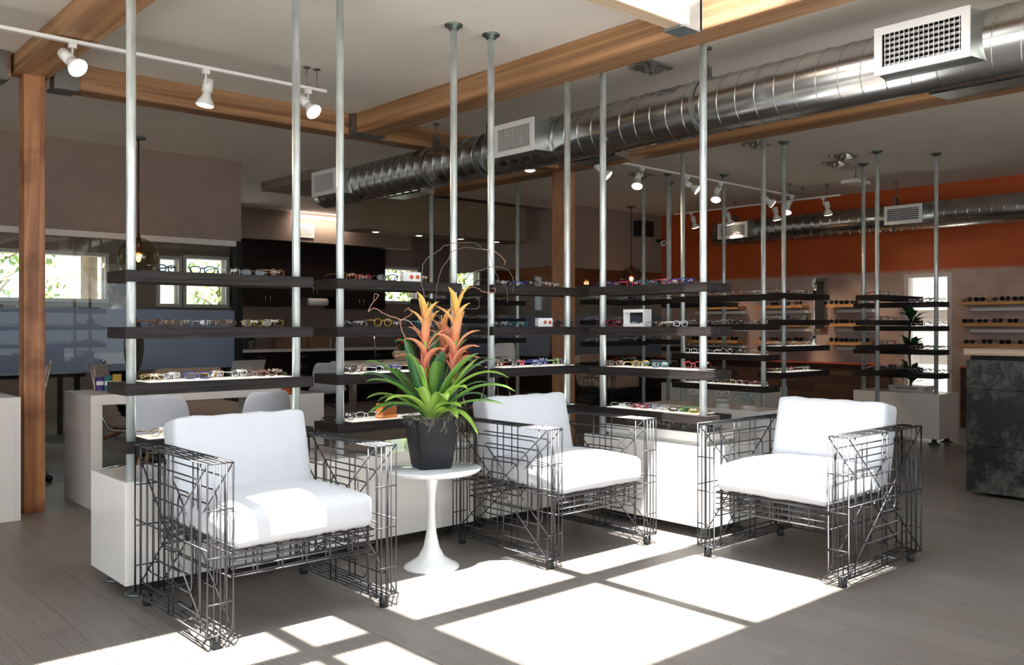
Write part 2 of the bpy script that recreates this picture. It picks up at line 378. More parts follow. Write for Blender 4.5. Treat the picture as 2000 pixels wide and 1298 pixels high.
# ================= SETTING =================
struct('floor', MB().box(-2.6, -2.6, -.1, 11.95, 13.7, 0), K['floor'])
HX0, HX1, HY0, HY1 = -.7, 4.2, 1.39, 3.07
struct('ceiling', MB().box(-2.6, -2.6, CE, 11.95, HY0, CE+.12).box(-2.6, HY1, CE, 11.95, 13.7, CE+.12).box(-2.6, HY0, CE, HX0, HY1, CE+.12).box(HX1, HY0, CE, 11.95, HY1, CE+.12), K['ceiling'])
# skylight curb and its glazing bars
sk = struct('window_1', MB().box(HX0-.08, HY0-.08, CE+.12, HX1+.08, HY0, 3.42).box(HX0-.08, HY1, CE+.12, HX1+.08, HY1+.08, 3.42).box(HX0-.08, HY0, CE+.12, HX0, HY1, 3.42).box(HX1, HY0, CE+.12, HX1+.08, HY1, 3.42), K['ceiling'])
obj('glazing_bar', MB().box(HX0, 2.27, 3.30, HX1, 2.385, 3.42), K['trim'], sk)
for x in (-.37, 1.16, 2.70):
    obj('glazing_bar', MB().box(x-.032, HY0, 3.32, x+.032, HY1, 3.40), K['trim'], sk)
def wall_y(mb, y0, y1, x0, x1, z0, z1, holes):   # wall across X with holes (xa,xb,za,zb)
    xs = x0
    for (a, b, c, d) in sorted(holes):
        mb.box(xs, y0, z0, a, y1, z1); mb.box(a, y0, z0, b, y1, c); mb.box(a, y0, d, b, y1, z1); xs = b
    return mb.box(xs, y0, z0, x1, y1, z1)
def wall_x(mb, x0, x1, y0, y1, z0, z1, holes):
    ys = y0
    for (a, b, c, d) in sorted(holes):
        mb.box(x0, ys, z0, x1, a, z1); mb.box(x0, a, z0, x1, b, c) if c > z0 else 0; mb.box(x0, a, d, x1, b, z1); ys = b
    return mb.box(x0, ys, z0, x1, y1, z1)
struct('wall_right', wall_x(MB(), 11.75, 11.93, -2.6, 13.7, 0, CE, [(4.74, 5.36, 0, 1.95)]), K['orange'])
struct('wall_left', wall_x(MB(), -2.6, -2.45, -2.6, 13.7, 0, CE, [(-1.4, 4.6, .4, 2.7)]), K['wall'])
struct('wall_front', wall_y(MB(), -2.6, -2.45, -2.45, 11.75, 0, CE, [(-.8, 7.2, .4, 2.7)]), K['wall'])
WH = [(2.0, 4.20, 1.65, 2.26), (4.98, 5.26, 1.60, 2.27), (5.38, 6.01, 1.60, 2.30), (8.87, 9.68, 1.72, 2.29), (10.5, 11.18, 1.98, 2.33)]
struct('wall_back', wall_y(MB(), 13.5, 13.65, -2.45, 11.75, 0, CE, WH), K['wall'])
for i, (a, b, c, d) in enumerate(WH):
    m = MB(); t = .045
    m.box(a-.05, 13.46, c-.05, b+.05, 13.5, c).box(a-.05, 13.46, d, b+.05, 13.5, d+.05).box(a-.05, 13.46, c, a, 13.5, d).box(b, 13.46, c, b+.05, 13.5, d)
    o = struct('window_%d' % (i+2), m, K['trim'])
    obj('pane', MB().box(a, 13.56, c, b, 13.57, d), K['pane'], o)
# upper wall above the glazing, left and right of the kitchen
struct('wall_middle', MB().box(-2.45, 9.4, 2.2, 4.37, 9.55, CE).box(9.2, 9.4, 2.2, 11.75, 9.55, CE).box(9.2, 9.55, 2.2, 9.35, 11.7, CE), K['wall'])
struct('trim_1', MB().box(-2.45, 9.37, 2.14, 4.33, 9.47, 2.2), K['trim'])
struct('trim_2', MB().box(9.17, 9.37, 2.14, 11.75, 9.47, 2.2).box(9.17, 9.47, 2.14, 9.25, 11.7, 2.2), K['wall'])
def glazing(idx, axis, c, a, b):
    def bx(z0, z1, t=.006):
        return MB().box(a, c-t, z0, b, c+t, z1) if axis == 'y' else MB().box(c-t, a, z0, c+t, b, z1)
    o = struct('window_%d' % idx, bx(1.436, 2.14), K['glass'])
    obj('lower_pane', bx(.0, .81), K['glass'], o)
    obj('frosted_band', bx(.81, 1.436), K['frost'], o)
for i, (a, b) in enumerate(((-2.45, .9), (.905, 3.195), (3.2, 4.3))): glazing(7+i, 'y', 9.42, a, b)
for i, (a, b) in enumerate(((9.25, 10.35), (10.355, 11.74))): glazing(10+i, 'y', 9.42, a, b)
glazing(12, 'x', 9.21, 9.47, 11.6)
struct('trim_3', MB().box(4.3, 9.36, 0, 4.37, 9.48, 2.2), K['dark'])
# kitchen soffit, cove wall
struct('wall_kitchen', MB().box(4.6, 12.95, 2.62, 9.2, 13.46, CE), K['wall'])
# wainscot of reclaimed blocks under the orange wall
struct('trim_4', MB().box(11.66, 5.5, 0, 11.74, 13.4, .74).box(11.66, -2.4, 0, 11.74, 4.6, .74), K['blocks'])
struct('trim_5', MB().box(11.62, 5.5, .74, 11.74, 13.4, .757).box(11.62, -2.4, .74, 11.74, 4.6, .757), K['orangeedge'])
# glazed door in the orange wall
dr = struct('door_1', MB().box(11.76, 4.74, 0, 11.9, 4.80, 1.95).box(11.76, 5.30, 0, 11.9, 5.36, 1.95).box(11.76, 4.8, 1.90, 11.9, 5.30, 1.95).box(11.76, 4.8, 0, 11.9, 5.3, .08), K['trim'])
obj('pane', MB().box(11.82, 4.80, .08, 11.83, 5.30, 1.90), K['pane'], dr)
obj('push_bar', MB().tube([(11.72, 4.82, 1.0), (11.72, 5.28, 1.0)], .012), K['chrome'], dr)
# columns and beams
def beam(name, mb, m, label, group=None):
    return tag(obj(name, mb, m, bevel=.006), label, 'beam', group)
col = thing('timber_post', 'stained square timber post at left with dark knots, running floor to beam', 'post', (1.622, 6.73, 0))
obj('shaft', MB().box(-.066, -.07, 0, .066, .07, 2.962), K['post'], col, bevel=.006)
col = thing('timber_post', 'square timber post behind the middle display units, under the crossing beams', 'post', (6.735, 6.71, 0))
obj('shaft', MB().box(-.085, -.09, 0, .085, .09, 2.905), K['post2'], col, bevel=.006)
b = beam('ceiling_beam', MB().box(1.5, -2.4, 2.962, 1.725, 6.82, CE), K['beam'], 'dark stained ceiling beam at top left resting on the left timber post')
b = beam('ceiling_beam', MB().box(4.11, -2.4, 2.91, 4.32, 6.60, CE), K['beam'], 'long laminated fir beam running diagonally across the ceiling by the skylight')
m = MB().box(4.07, 6.52, 2.90, 4.36, 6.655, 2.912).box(4.07, 6.60, 2.912, 4.11, 6.655, CE-.01).box(4.32, 6.52, 2.912, 4.35, 6.655, CE-.01)
obj('beam_hanger', m, K['steel'], b)
b = beam('ceiling_beam', MB().box(1.76, 6.66, 2.91, 6.62, 6.84, CE), K['beamx'], 'laminated fir cross beam between the left post and the duct')
m = MB().box(1.74, 6.645, 2.90, 1.90, 6.66, CE-.005).box(1.74, 6.66, 2.897, 1.90, 6.84, 2.91)
obj('beam_hanger', m, K['steel'], b)
b = beam('ceiling_beam', MB().box(-2.4, 6.66, 2.91, 1.48, 6.84, CE), K['beamx'], 'ceiling beam stub left of the left post with steel hanger')
obj('beam_hanger', MB().box(1.22, 6.645, 2.90, 1.46, 6.66, CE-.005).box(1.22, 6.66, 2.897, 1.46, 6.84, 2.91), K['steel'], b)
b = beam('ceiling_beam', MB().box(6.65, -2.4, 2.91, 6.87, 9.36, CE), K['beam'], 'laminated fir beam beyond the large round duct')
b = beam('ceiling_beam', MB().box(HX0, 3.02, 2.91, 4.03, 3.125, CE), K['newbeam'], 'pale new fir beam along the skylight edge, top right')
m = MB().box(3.94, 3.0, 2.895, 4.085, 3.14, 2.91).box(3.99, 3.0, 2.91, 4.10, 3.018, CE+.05).box(4.085, 3.0, 2.91, 4.109, 3.14, CE-.01)
obj('beam_hanger', m, K['steelb'], b)
# hanging bar soffit with downlights
sf = thing('hanging_soffit', 'wood-look hanging box soffit with four small downlights behind the duct', 'soffit', (7.2, 9.5, 0))
obj('panel', MB().box(-1.35, -.2, 2.45, 1.4, .25, 2.93), mat('soffit_laminate', (.16, .115, .075), .6, var=.15, scale=4, stretch=(1, 1, 8)), sf)
for x in (-1.0, -.33, .36, 1.0):
    o = obj('downlight', MB().lathe([(.055, .0), (.055, .008), (.04, .008)], (x, 0, 2.441), 16), K['white'], sf)
    obj('lens', MB().cyl((x, 0, 2.4405), .038, .005, 16), K['down'], o)
    light('downlight_lamp', 'SPOT', (x, 0, 2.42), 14, (1, .8, .6), (0, 0, -1), .04, parent=sf, spot=1.7)
struct('trim_6', MB().box(5.2, 9.35, 2.98, 9.15, 10.6, CE), K['wall'])
# cove light and vent on the kitchen wall
cl = thing('cove_light', 'glowing warm light strip high on the kitchen wall', 'light', (7.35, 12.93, 3.0))
obj('tube', MB().box(-.48, -.04, 0, .48, .0, .045), K['led'], cl)
light('cove_lamp', 'AREA', (0, -.12, -.03), 6, (1, .78, .62), (0, .5, -1), .9, .05, parent=cl)
gv = thing('wall_vent', 'small white grille vent below the cove light strip', 'vent', (7.1, 12.94, 2.8))
obj('frame', MB().box(-.16, -.012, -.11, .16, .0, -.085).box(-.16, -.012, .085, .16, 0, .11).box(-.16, -.012, -.085, -.13, 0, .085).box(.13, -.012, -.085, .16, 0, .085), K['white'], gv)
m = MB()
for i in range(9): m.box(-.125+i*.029, -.01, -.085, -.115+i*.029, -.002, .085)
for i in range(5): m.box(-.13, -.006, -.07+i*.033, .13, -.002, -.06+i*.033)
obj('louver', m, K['white'], gv)
# ================= OUTSIDE =================
struct('ground', MB().box(-30, -30, -.2, 60, 60, -.12), K['ground'])
tag(obj('garden_wall', MB().box(13.4, 1.0, -.12, 13.6, 9.0, 3.6).box(13.37, 1, 1.50, 13.4, 9, 1.62).box(13.37, 1, .88, 13.4, 9, .98), K['wbrick']), 'white painted block wall seen sunlit through the door', 'wall')
def tree(x, y, h, r, label, n=260, palm=False):
    t = thing('street_tree', label, 'tree', (x, y, -.12), 0, 'trees outside the office windows')
    m = MB().tube([(0, 0, 0), (.05, .02, h*.45), (-.03, 0, h*.9)], .09 if not palm else .16, 8, r1=.04)
    if not palm:
        for k in range(9):
            a = k*2.4; z = h*(.35+.06*k)
            m.tube([(0, 0, z), (.4*r*math.cos(a), .4*r*math.sin(a), z+.25), (.8*r*math.cos(a), .8*r*math.sin(a), z+.4)], .025, 5, r1=.008)
    obj('trunk', m, K['bark'], t)
    m = MB(); rn = random.Random(int(x*31+y))
    for k in range(n):
        a = rn.random()*6.28; q = rn.random()**.5*r; z = h*(.42+.6*rn.random())
        p = Vector((q*math.cos(a), q*math.sin(a), z)); s = .05+.07*rn.random()
        u = Vector((rn.uniform(-1, 1), rn.uniform(-1, 1), rn.uniform(-1, 1))).normalized(); v = u.orthogonal().normalized()
        m.add([p-u*s, p+v*s*.6, p+u*s, p-v*s*.6], [(0, 1, 2, 3)])
    o = obj('foliage', m, K['leafout'], t)
    return t
tree(3.9, 18.9, 3.9, 1.15, 'leafy green tree left of the utility pole outside the office window', 420)
tree(2.2, 23.5, 2.9, 1.3, 'low green tree farthest left outside the office window', 380)
tree(6.6, 21.5, 2.3, 1.3, 'low bushy green tree behind the utility pole', 380)
tree(9.2, 21.0, 3.0, 1.0, 'green tree before the arched stucco house', 380)
tree(11.2, 15.8, 3.4, 1.0, 'dense green tree outside the small kitchen window', 700)
tree(12.9, 17.0, 3.6, 1.0, 'green tree outside the far right small window', 700)
up = thing('utility_pole', 'brown wooden utility pole outside the office window', 'pole', (5.32, 18.0, -.12))
obj('shaft', MB().cyl((0, 0, 0), .15, 7, 10), K['bark'], up)
obj('cable', MB().tube([(-6, .1, 3.6), (0, .12, 3.4), (6, .1, 3.6)], .012, 4).tube([(-6, .1, 2.9), (0, .12, 2.75), (6, .1, 2.9)], .012, 4), K['black'], up)
hs = thing('stucco_house', 'cream stucco house with low arches seen through the office window', 'building', (10.2, 25, -.12))
obj('wall', MB().box(-3, 0, 0, 4, 3, 2.7), K['stucco'], hs)
obj('roof', MB().box(-3.3, -.3, 2.7, 4.3, 3.3, 2.85), K['ivory'], hs)
for x in (-1.8, .3, 2.4):
    m = MB(); pts = [(x-.6, -.01, 0)]+[(x-.6*math.cos(a*PI/10), -.01, 1.5+.5*math.sin(a*PI/10)) for a in range(11)]+[(x+.6, -.01, 0)]
    m.add(pts+[(p[0], .0, p[2]) for p in pts], [tuple(range(13)), tuple(range(25, 12, -1))]); obj('arch', m, K['cab'], hs)
# ================= DUCTS =================
def duct(name, label, x, z, r, y0, y1, boxes, pitch=.135):
    t = thing(name, label, 'duct', (x, y0, z))
    L = y1-y0
    o = obj('duct_body', MB().lathe([(r*.2, 0), (r, .004), (r, L-.004), (r*.2, L)], (0, 0, 0), 56, 0, 'y'), K['duct'], t)
    m = MB(); n = int(L/pitch); pts = []
    for i in range(n*28): a = 2*PI*i/28; pts.append((r*1.008*math.cos(a), i/28*pitch+.02, r*1.008*math.sin(a)))
    m.tube(pts, .003, 5); obj('spiral_seam', m, K['duct'], t)
    for (ya, yb, side, z0, z1, vis) in boxes:
        x0 = side*.30; x1 = side*(r*.6)
        ya -= y0; yb -= y0; z0 -= z; z1 -= z
        e = .03
        m = MB(); A = [(x0, ya, z0), (x0, yb, z0), (x0, yb, z1), (x0, ya, z1)]; B = [(x1, ya-e, z0-.0), (x1, yb+e, z0-.0), (x1, yb+e, z1+.02), (x1, ya-e, z1+.02)]
        m.add(A+B, [(0, 1, 5, 4), (1, 2, 6, 5), (2, 3, 7, 6), (3, 0, 4, 7)])
        g = obj('takeoff_box', m, K['ductbox'], t)
        if not vis:
            a, b_ = sorted((x0-side*.02, x0-side*.012)); obj('box_plate', MB().box(a, ya, z0, b_, yb, z1), K['ductbox'], g); continue
        xo = x0+side*.012; q = .03
        fr = MB()
        def bb(a, b, c, d, t0=xo, t1=x0): fr.box(min(t0, t1), a, c, max(t0, t1), b, d)
        bb(ya-.01, yb+.01, z1-q, z1+.01); bb(ya-.01, yb+.01, z0-.01, z0+q); bb(ya-.01, ya+q, z0+q, z1-q); bb(yb-q, yb+.01, z0+q, z1-q)
        f = obj('grille_frame', fr, K['white'], g)
        lv = MB(); nn = 16
        for i in range(nn):
            yy = ya+q+(yb-ya-2*q)*(i+.5)/nn
            lv.add([(xo, yy-.007, z0+q), (x0-side*.012, yy+.002, z0+q), (x0-side*.012, yy+.002, z1-q), (xo, yy-.007, z1-q), (xo, yy-.004, z0+q), (x0-side*.012, yy+.005, z0+q), (x0-side*.012, yy+.005, z1-q), (xo, yy-.004, z1-q)], [(0, 1, 2, 3), (7, 6, 5, 4), (0, 4, 5, 1), (3, 2, 6, 7), (0, 3, 7, 4), (1, 5, 6, 2)])
        for i in range(6):
            zz = z0+q+(z1-z0-2*q)*(i+.5)/6; a, b_ = sorted((x0-side*.03, x0-side*.016)); lv.box(a, ya+q, zz-.006, b_, yb-q, zz+.006)
        obj('louver', lv, K['white'], f)
        a, b_ = sorted((x0-side*.06, x0-side*.05)); obj('box_plate', MB().box(a, ya+.01, z0+.01, b_, yb-.01, z1-.01), K['dark'], f)  # black plate behind the louvers stands in for the shade inside the box
    for yh in DH:
        if y0+.1 < yh < y1:
            yy = yh-y0
            m = MB(); m.tube([(0, yy, r+.09), (0, yy, CE-z)], .005, 6).box(-.035, yy-.012, r+.0, .035, yy+.012, r+.09).cyl((0, yy, CE-z-.012), .03, .012, 12)
            h = obj('hanger_rod', m, K['steel'], t)
            pts = [((r+.004)*math.cos(a*PI/16), yy, (r+.004)*math.sin(a*PI/16)) for a in range(32)]
            m = MB(); rows = [[(p[0]*s, yy+dy, p[2]*s) for p in pts] for (s, dy) in ((1, -.018), (1.012, -.018), (1.012, .018), (1, .018))]
            m.grid(rows, 0, False, True); obj('hanger_strap', m, K['ductbox'], t)
    return t
DH = (3.52, 5.72, 6.47, 1.2)
d1 = duct('spiral_duct', 'large galvanized spiral duct with grille boxes crossing the upper right', 4.87, 2.70, .178, -2.3, 8.42,
     [(1.765, 2.225, -1, 2.585, 2.815, 1), (4.87, 5.30, -1, 2.585, 2.815, 1), (7.72, 8.16, -1, 2.585, 2.815, 1), (1.5, 2.1, 1, 2.53, 2.75, 0), (4.45, 4.95, 1, 2.53, 2.75, 0), (6.9, 7.4, 1, 2.53, 2.75, 0)])
DH = (7.6, 5.2, 2.5)
d2 = duct('spiral_duct', 'far galvanized spiral duct hanging before the orange wall', 11.2, 2.63, .172, 0.0, 7.92,
     [(7.2, 7.68, -1, 2.53, 2.74, 1), (4.75, 5.2, -1, 2.53, 2.74, 1)])
# ================= TRACK LIGHTS =================
def track(label, p0, p1, rods, heads, z=2.93, headlabels=()):
    p0 = Vector((*p0, z)); p1 = Vector((*p1, z)); d = (p1-p0); L = d.length; d.normalize(); side = Vector((-d.y, d.x, 0))*.018
    t = thing('light_track', label, 'light track', p0)
    q = d*L; m = MB(); s = side
    v = [-s, q-s, q+s, s]; m.add([tuple(a) for a in v]+[(a.x, a.y, .02) for a in v], [(0, 3, 2, 1), (4, 5, 6, 7), (0, 1, 5, 4), (1, 2, 6, 5), (2, 3, 7, 6), (3, 0, 4, 7)])
    obj('rail', m, K['white'], t)
    for r_ in rods:
        c = d*r_; obj('hanger_rod', MB().tube([(c.x, c.y, .02), (c.x, c.y, CE-z)], .0035, 5).cyl((c.x, c.y, CE-z-.008), .025, .008, 12), K['steel'], t)
    for (u, dr, lab, watt) in heads:
        c = p0+d*u
        h = thing('track_spotlight', lab, 'spotlight', c, 0, None)
        D = Vector(dr).normalized(); j = Vector((0, 0, -.085)); sd = D.cross(Vector((0, 0, 1))); sd = sd.normalized() if sd.length > .1 else Vector((1, 0, 0))
        obj('mount', MB().box(-.02, -.016, -.03, .02, .016, -.0005).tube([(0, 0, -.03), (0, 0, -.09)], .008, 8).tube([tuple(j), tuple(j+sd*.045)], .010, 8), K['white'], h)
        a = j+sd*.045-D*.035
        obj('housing', MB().tube([a, a+D*.002, a+D*.085], [.018, .033, .034], 16), K['white'], h)
        b_ = a+D*.082
        o = obj('bulb_neck', MB().tube([b_, b_+D*.03, b_+D*.075, b_+D*.09], [.024, .028, .056, .058], 18), K['white'], h)
        e = b_+D*.0905
        obj('bulb_face', MB().tube([e, e+D*.008, e+D*.014], [.0565, .048, .02], 18), K['bulb'], h)
        light('spot_lamp', 'SPOT', tuple(e+D*.03), watt, (1, .74, .50), D, .04, parent=h, spot=1.15, blend=.7)
    return t
Fx = F; 
track('white ceiling light track at top left over the desks', (-2.4, 5.66), (3.27, 5.66), (5.52, 5.60, 1.0),
      [(3.98, (.35, -.85, -.75), 'white track spotlight with glowing bulb, left one beside the left post', 30), (4.79, (-.12, .1, -1), 'white track spotlight pointing down, middle of left track', 30), (5.53, (.25, -.8, -.8), 'white track spotlight with glowing bulb at end of left track', 30)])
track('white light track over the middle display units', (6.35, 6.08), (10.4, 6.17), (.3, 3.95),
      [(.25, (.5, -.6, -.7), 'white track spotlight nearest the middle post, bulb glowing', 30), (.95, (-.4, -.25, -.8), 'white track spotlight second from the middle post, tilted down left', 30), (1.75, (.45, -.75, -.6), 'white track spotlight with glowing face behind the tall pipes', 30), (2.4, (-.45, -.2, -.85), 'white track spotlight with narrow tilt left of the third pipe', 30), (3.3, (.65, -.5, -.6), 'white track spotlight glowing near end of middle track', 30), (4.0, (-.4, -.1, -.9), 'white track spotlight last on the middle track', 30)])
track('white light track in front of the orange wall', (10.75, 8.35), (10.75, 5.72), (.4, 2.1, 2.45),
      [(.3, (.3, -.1, -1), 'white track spotlight at left end of the orange wall track', 40), (.9, (.35, -.1, -1), 'white track spotlight above the far duct grille', 40), (1.65, (.3, 0, -1), 'white track spotlight third along the orange wall track', 40), (2.4, (.35, .05, -1), 'white track spotlight at right end of the orange wall track', 40)])
bl = thing('ceiling_spot', 'small glowing lamp under the large duct beside the middle post', 'spotlight', (6.1, 6.55, 2.82))
obj('housing', MB().lathe([(.02, .08), (.03, .06), (.055, .0)], (0, 0, 0), 16), K['white'], bl); obj('bulb_face', MB().lathe([(.054, -.001), (.03, -.012), (0.001, -.014)], (0, 0, 0), 16), K['bulb'], bl)
def pendant(x, y, z, label):
    t = thing('globe_pendant', label, 'pendant lamp', (x, y, 0))
    obj('canopy', MB().cyl((0, 0, CE-.02), .065, .02, 24), K['flange'], t)
    obj('cord', MB().tube([(0, 0, z+.2), (0, 0, CE-.02)], .007, 6), mat('bronze', (.12, .05, .02), .3, .9), t)
    obj('socket', MB().lathe([(.03, 0), (.03, .10), (.012, .2), (.0, .21)], (0, 0, z+.03), 14), mat('copper', (.35, .13, .06), .25, 1), t)
    obj('globe', MB().ball((0, 0, z), .187, 28, 18), K['globe'], t)
    obj('bulb', MB().ball((0, 0, z-.01), .022, 10, 8, sc=(1, 1, 1.8)), K['fil'], t)
    light('pendant_bulb', 'POINT', (0, 0, z-.02), 6, (1, .6, .35), size=.03, parent=t)
pendant(3.07, 8.86, 1.93, 'smoked glass globe pendant lamp at left with glowing filament')
pendant(10.45, 8.95, 1.98, 'smoked glass globe pendant lamp behind the middle display units')
# square bubble-wrapped ceiling lights near the pole tops and small ceiling kit
for (x, y, lab) in ((4.9, 4.02, 'glittering clear ceiling cover above the round duct'), (7.75, 5.02, 'glittering ceiling cover left of the third tall pipe top'), (9.0, 4.75, 'glittering ceiling cover farthest right, upper one'), (9.35, 5.02, 'glittering ceiling cover right side, lower one'), (8.3, 6.95, 'glittering ceiling cover above the middle light track')):
    t = thing('ceiling_cover', lab, 'ceiling fixture', (x, y, CE))
    m = MB(); rows = []
    rn = random.Random(3)
    for i in range(9): rows.append([(-.13+.26*i/8, -.1+.2*j/8, -.008-.05*(1-abs(i-4)/4.2)*(1-abs(j-4)/4.2)-rn.random()*.014) for j in range(9)])
    m.grid(rows, 0, False); obj('cover', m, K['ductbox'], t, solid=.006)
es = thing('ceiling_speaker_bar', 'white flat fixture hung under the ceiling right of the far pipes', 'ceiling fixture', (9.95, 5.1, CE))
obj('body', MB().box(-.16, -.1, -.17, .16, .1, -.13), K['white'], es); obj('rod', MB().tube([(0, 0, 0), (0, 0, -.13)], .006, 6), K['steel'], es)
sc = thing('security_camera', 'small white dome camera at the corner by the orange wall', 'camera', (11.6, 9.25, 2.62))
obj('housing', MB().ball((0, 0, 0), .05, 12, 8), K['white'], sc); obj('bracket', MB().box(-.02, 0, .03, .02, .14, .07), K['black'], sc); obj('camera_lens', MB().ball((-.03, -.035, 0), .02, 8, 6), K['black'], sc)
tag(obj('black_soffit_speaker', MB().box(11.0, 9.2, 2.7, 11.3, 9.38, 2.95), K['black'], bevel=.01), 'black box speaker high in the corner beside the dome camera', 'speaker')

ol = thing('office_ceiling_light', 'white ceiling light bar inside the office behind the glass', 'ceiling light', (2.6, 11.2, CE))
obj('housing', MB().box(-.9, -.07, -.08, .9, .07, 0), K['white'], ol); obj('diffuser', MB().box(-.88, -.055, -.09, .88, .055, -.081), K['down'], ol)
light('office_lamp', 'AREA', (0, 0, -.10), 22, (1, .93, .85), (0, 0, -1), 1.7, .1, parent=ol)
# ================= DISPLAY UNITS =================
TZ = (1.52, 1.257, .995, .728)
def unit(label, loc, rotz, L, tiers, pipes, base=None, depth=.255, led=(2, 3), th=.054, base_label=None, pipe_bottom=None):
    t = thing('display_unit', label, 'display shelving', loc, rotz, 'pipe and shelf display units')
    if base:
        bx0, bx1, by0, by1 = base
        b_ = obj('base_cabinet', MB().box(bx0, by0, .068, bx1, by1, .543), K['lacq'], t, bevel=.003)
        for fx in (bx0+.09, bx1-.09):
            for fy in (by0+.09, by1-.09):
                obj('foot', MB().lathe([(.062, 0), (.062, .008), (.045, .014), (.026, .022), (.024, .068)], (fx, fy, 0), 20), K['flange'], b_)
    for z in tiers:
        s = obj('shelf', MB().box(0, 0, z-th, L, depth, z), K['espresso'], t, bevel=.0015)
        if tiers.index(z) in led:
            obj('light_panel', MB().box(.12, .045, z, L-.1, depth-.03, z+.003), K['ledp'], s)
            if base: light('shelf_glow', 'AREA', (L/2, depth/2, z+.012), .5, (1, .95, .85), (0, 0, 1), L*.7, .12, parent=t)
    for px in pipes:
        zb = .543 if (base and base[0] < px < base[1]) else 0.0
        if pipe_bottom is not None: zb = pipe_bottom
        p = obj('pipe', MB().cyl((px, .043, zb), .0215, CE-.03-zb, 18), K['pipe'], t)
        obj('flange', MB().lathe([(.025, -.034), (.031, -.032), (.032, -.013), (.054, -.011), (.056, -.004), (.056, 0)], (px, .043, CE), 24), K['flange'], p)
    return t
UN = {}
UN[1] = unit('leftmost display unit, two galvanized pipes through dark shelves behind left armchair', (1.405, 4.225, 0), 0, .965, TZ, (.04, .885), (0, 1.02, 0, .5))
UN[2] = unit('display unit of dark shelves directly behind the potted bromeliad', (2.521, 4.235, 0), 0, .86, TZ, (.04, .83), (-.07, .95, -.01, .49))
UN[3] = unit('display unit of dark shelves behind the middle armchair', (3.616, 4.22, 0), 0, .87, TZ, (.02, .70), (-.04, .68, .01, .51))
UN[4] = unit('display unit turned sideways between middle and right armchairs', (4.352, 4.10, 0), -PI/2, .948, TZ, (.09, .895), (-.04, .955, 0, .5))
TH = (1.55, 1.28, 1.0, .715)
UN[5] = unit('display unit behind right armchair, nearest of the far row', (7.03, 5.50, 0), -PI/2, 1.04, TH, (.1, 1.0), None, pipe_bottom=.0)
TI = (1.59, 1.325, 1.062, .80)
UN[6] = unit('far display unit crossing just left of the wall mirror', (7.78, 4.76, 0), 0, .95, TI, (.13, ), None, pipe_bottom=0.0)
UN[7] = unit('far display unit with long shelves overlapping the bright doorway, left unit', (9.02, 4.37, 0), 0, 1.05, TI, (.05, ), None, pipe_bottom=0.0, led=())
UN[8] = unit('far display unit on white plinth before the bright doorway', (9.6, 4.95, 0), -PI/2, .95, (1.52, 1.263, 1.01, .758), (.1, .9), (0, .95, 0, .5), led=())
UN[9] = unit('far display unit seen behind the sideways unit, left of orange wall', (9.05, 7.25, 0), -PI/2, .98, TH, (.1, .92), (0, 1.5, 0, .5), led=())
UN[10] = unit('far display unit right of the middle timber post, deep in room', (7.55, 7.0, 0), 0, .95, (1.57, 1.33, 1.08, .84), (.9, ), None, pipe_bottom=0.0, led=())
UN[11] = unit('long far display unit behind the bromeliad top', (5.72, 7.82, 0), 0, 1.5, (1.56, 1.35, 1.12, .86), (.13, 1.40), None, pipe_bottom=0.0, led=())
UN[12] = unit('farthest display unit beside the globe pendant at right', (8.5, 7.45, 0), -PI/2, .75, (1.585, 1.10, .8), (.71, ), None, pipe_bottom=0.0, led=())
# plinth carrying eyeglass stands behind the sideways unit
pl = thing('display_plinth', 'white low plinth carrying clear eyeglass stands behind the sideways unit', 'plinth', (6.55, 4.2, 0))
obj('cabinet', MB().box(0, 0, .068, .42, 1.25, .543), K['lacq'], pl, bevel=.003)
for a in (.08, .34):
    for b_ in (.1, 1.15): obj('foot', MB().lathe([(.055, 0), (.055, .008), (.024, .02), (.022, .068)], (a, b_, 0), 16), K['flange'], pl)
# ================= EYEGLASSES =================
GC = {'black': (.012, .012, .014), 'gold': (.55, .36, .13), 'silver': (.6, .6, .62), 'tortoise': (.14, .05, .02), 'red': (.32, .015, .02), 'blue': (.015, .03, .22), 'teal': (.015, .14, .17), 'purple': (.07, .025, .18), 'white': (.8, .8, .82), 'green': (.12, .30, .05), 'amber': (.45, .28, .03), 'pink': (.5, .03, .09), 'brown': (.2, .09, .04), 'clear': (.6, .6, .55)}
GM = {k: mat(k+'_frame', c, .25, .9 if k in ('gold', 'silver') else 0, coat=.3) for k, c in GC.items()}
TAG = mat('white_tag', (.85, .85, .85), .4)
def rim_pts(cx, cz, rx, rz, p, n=20):
    out = []
    for i in range(n):
        a = 2*PI*i/n; c, s = math.cos(a), math.sin(a)
        out.append((cx+rx*math.copysign(abs(c)**(2/p), c), 0, cz+rz*math.copysign(abs(s)**(2/p), s)))
    return out
SH = {'rect': (.0255, .0155, 3.4), 'round': (.0235, .0215, 2.1), 'oval': (.0255, .0175, 2.4), 'square': (.0265, .019, 3.0)}
CACHE = {}
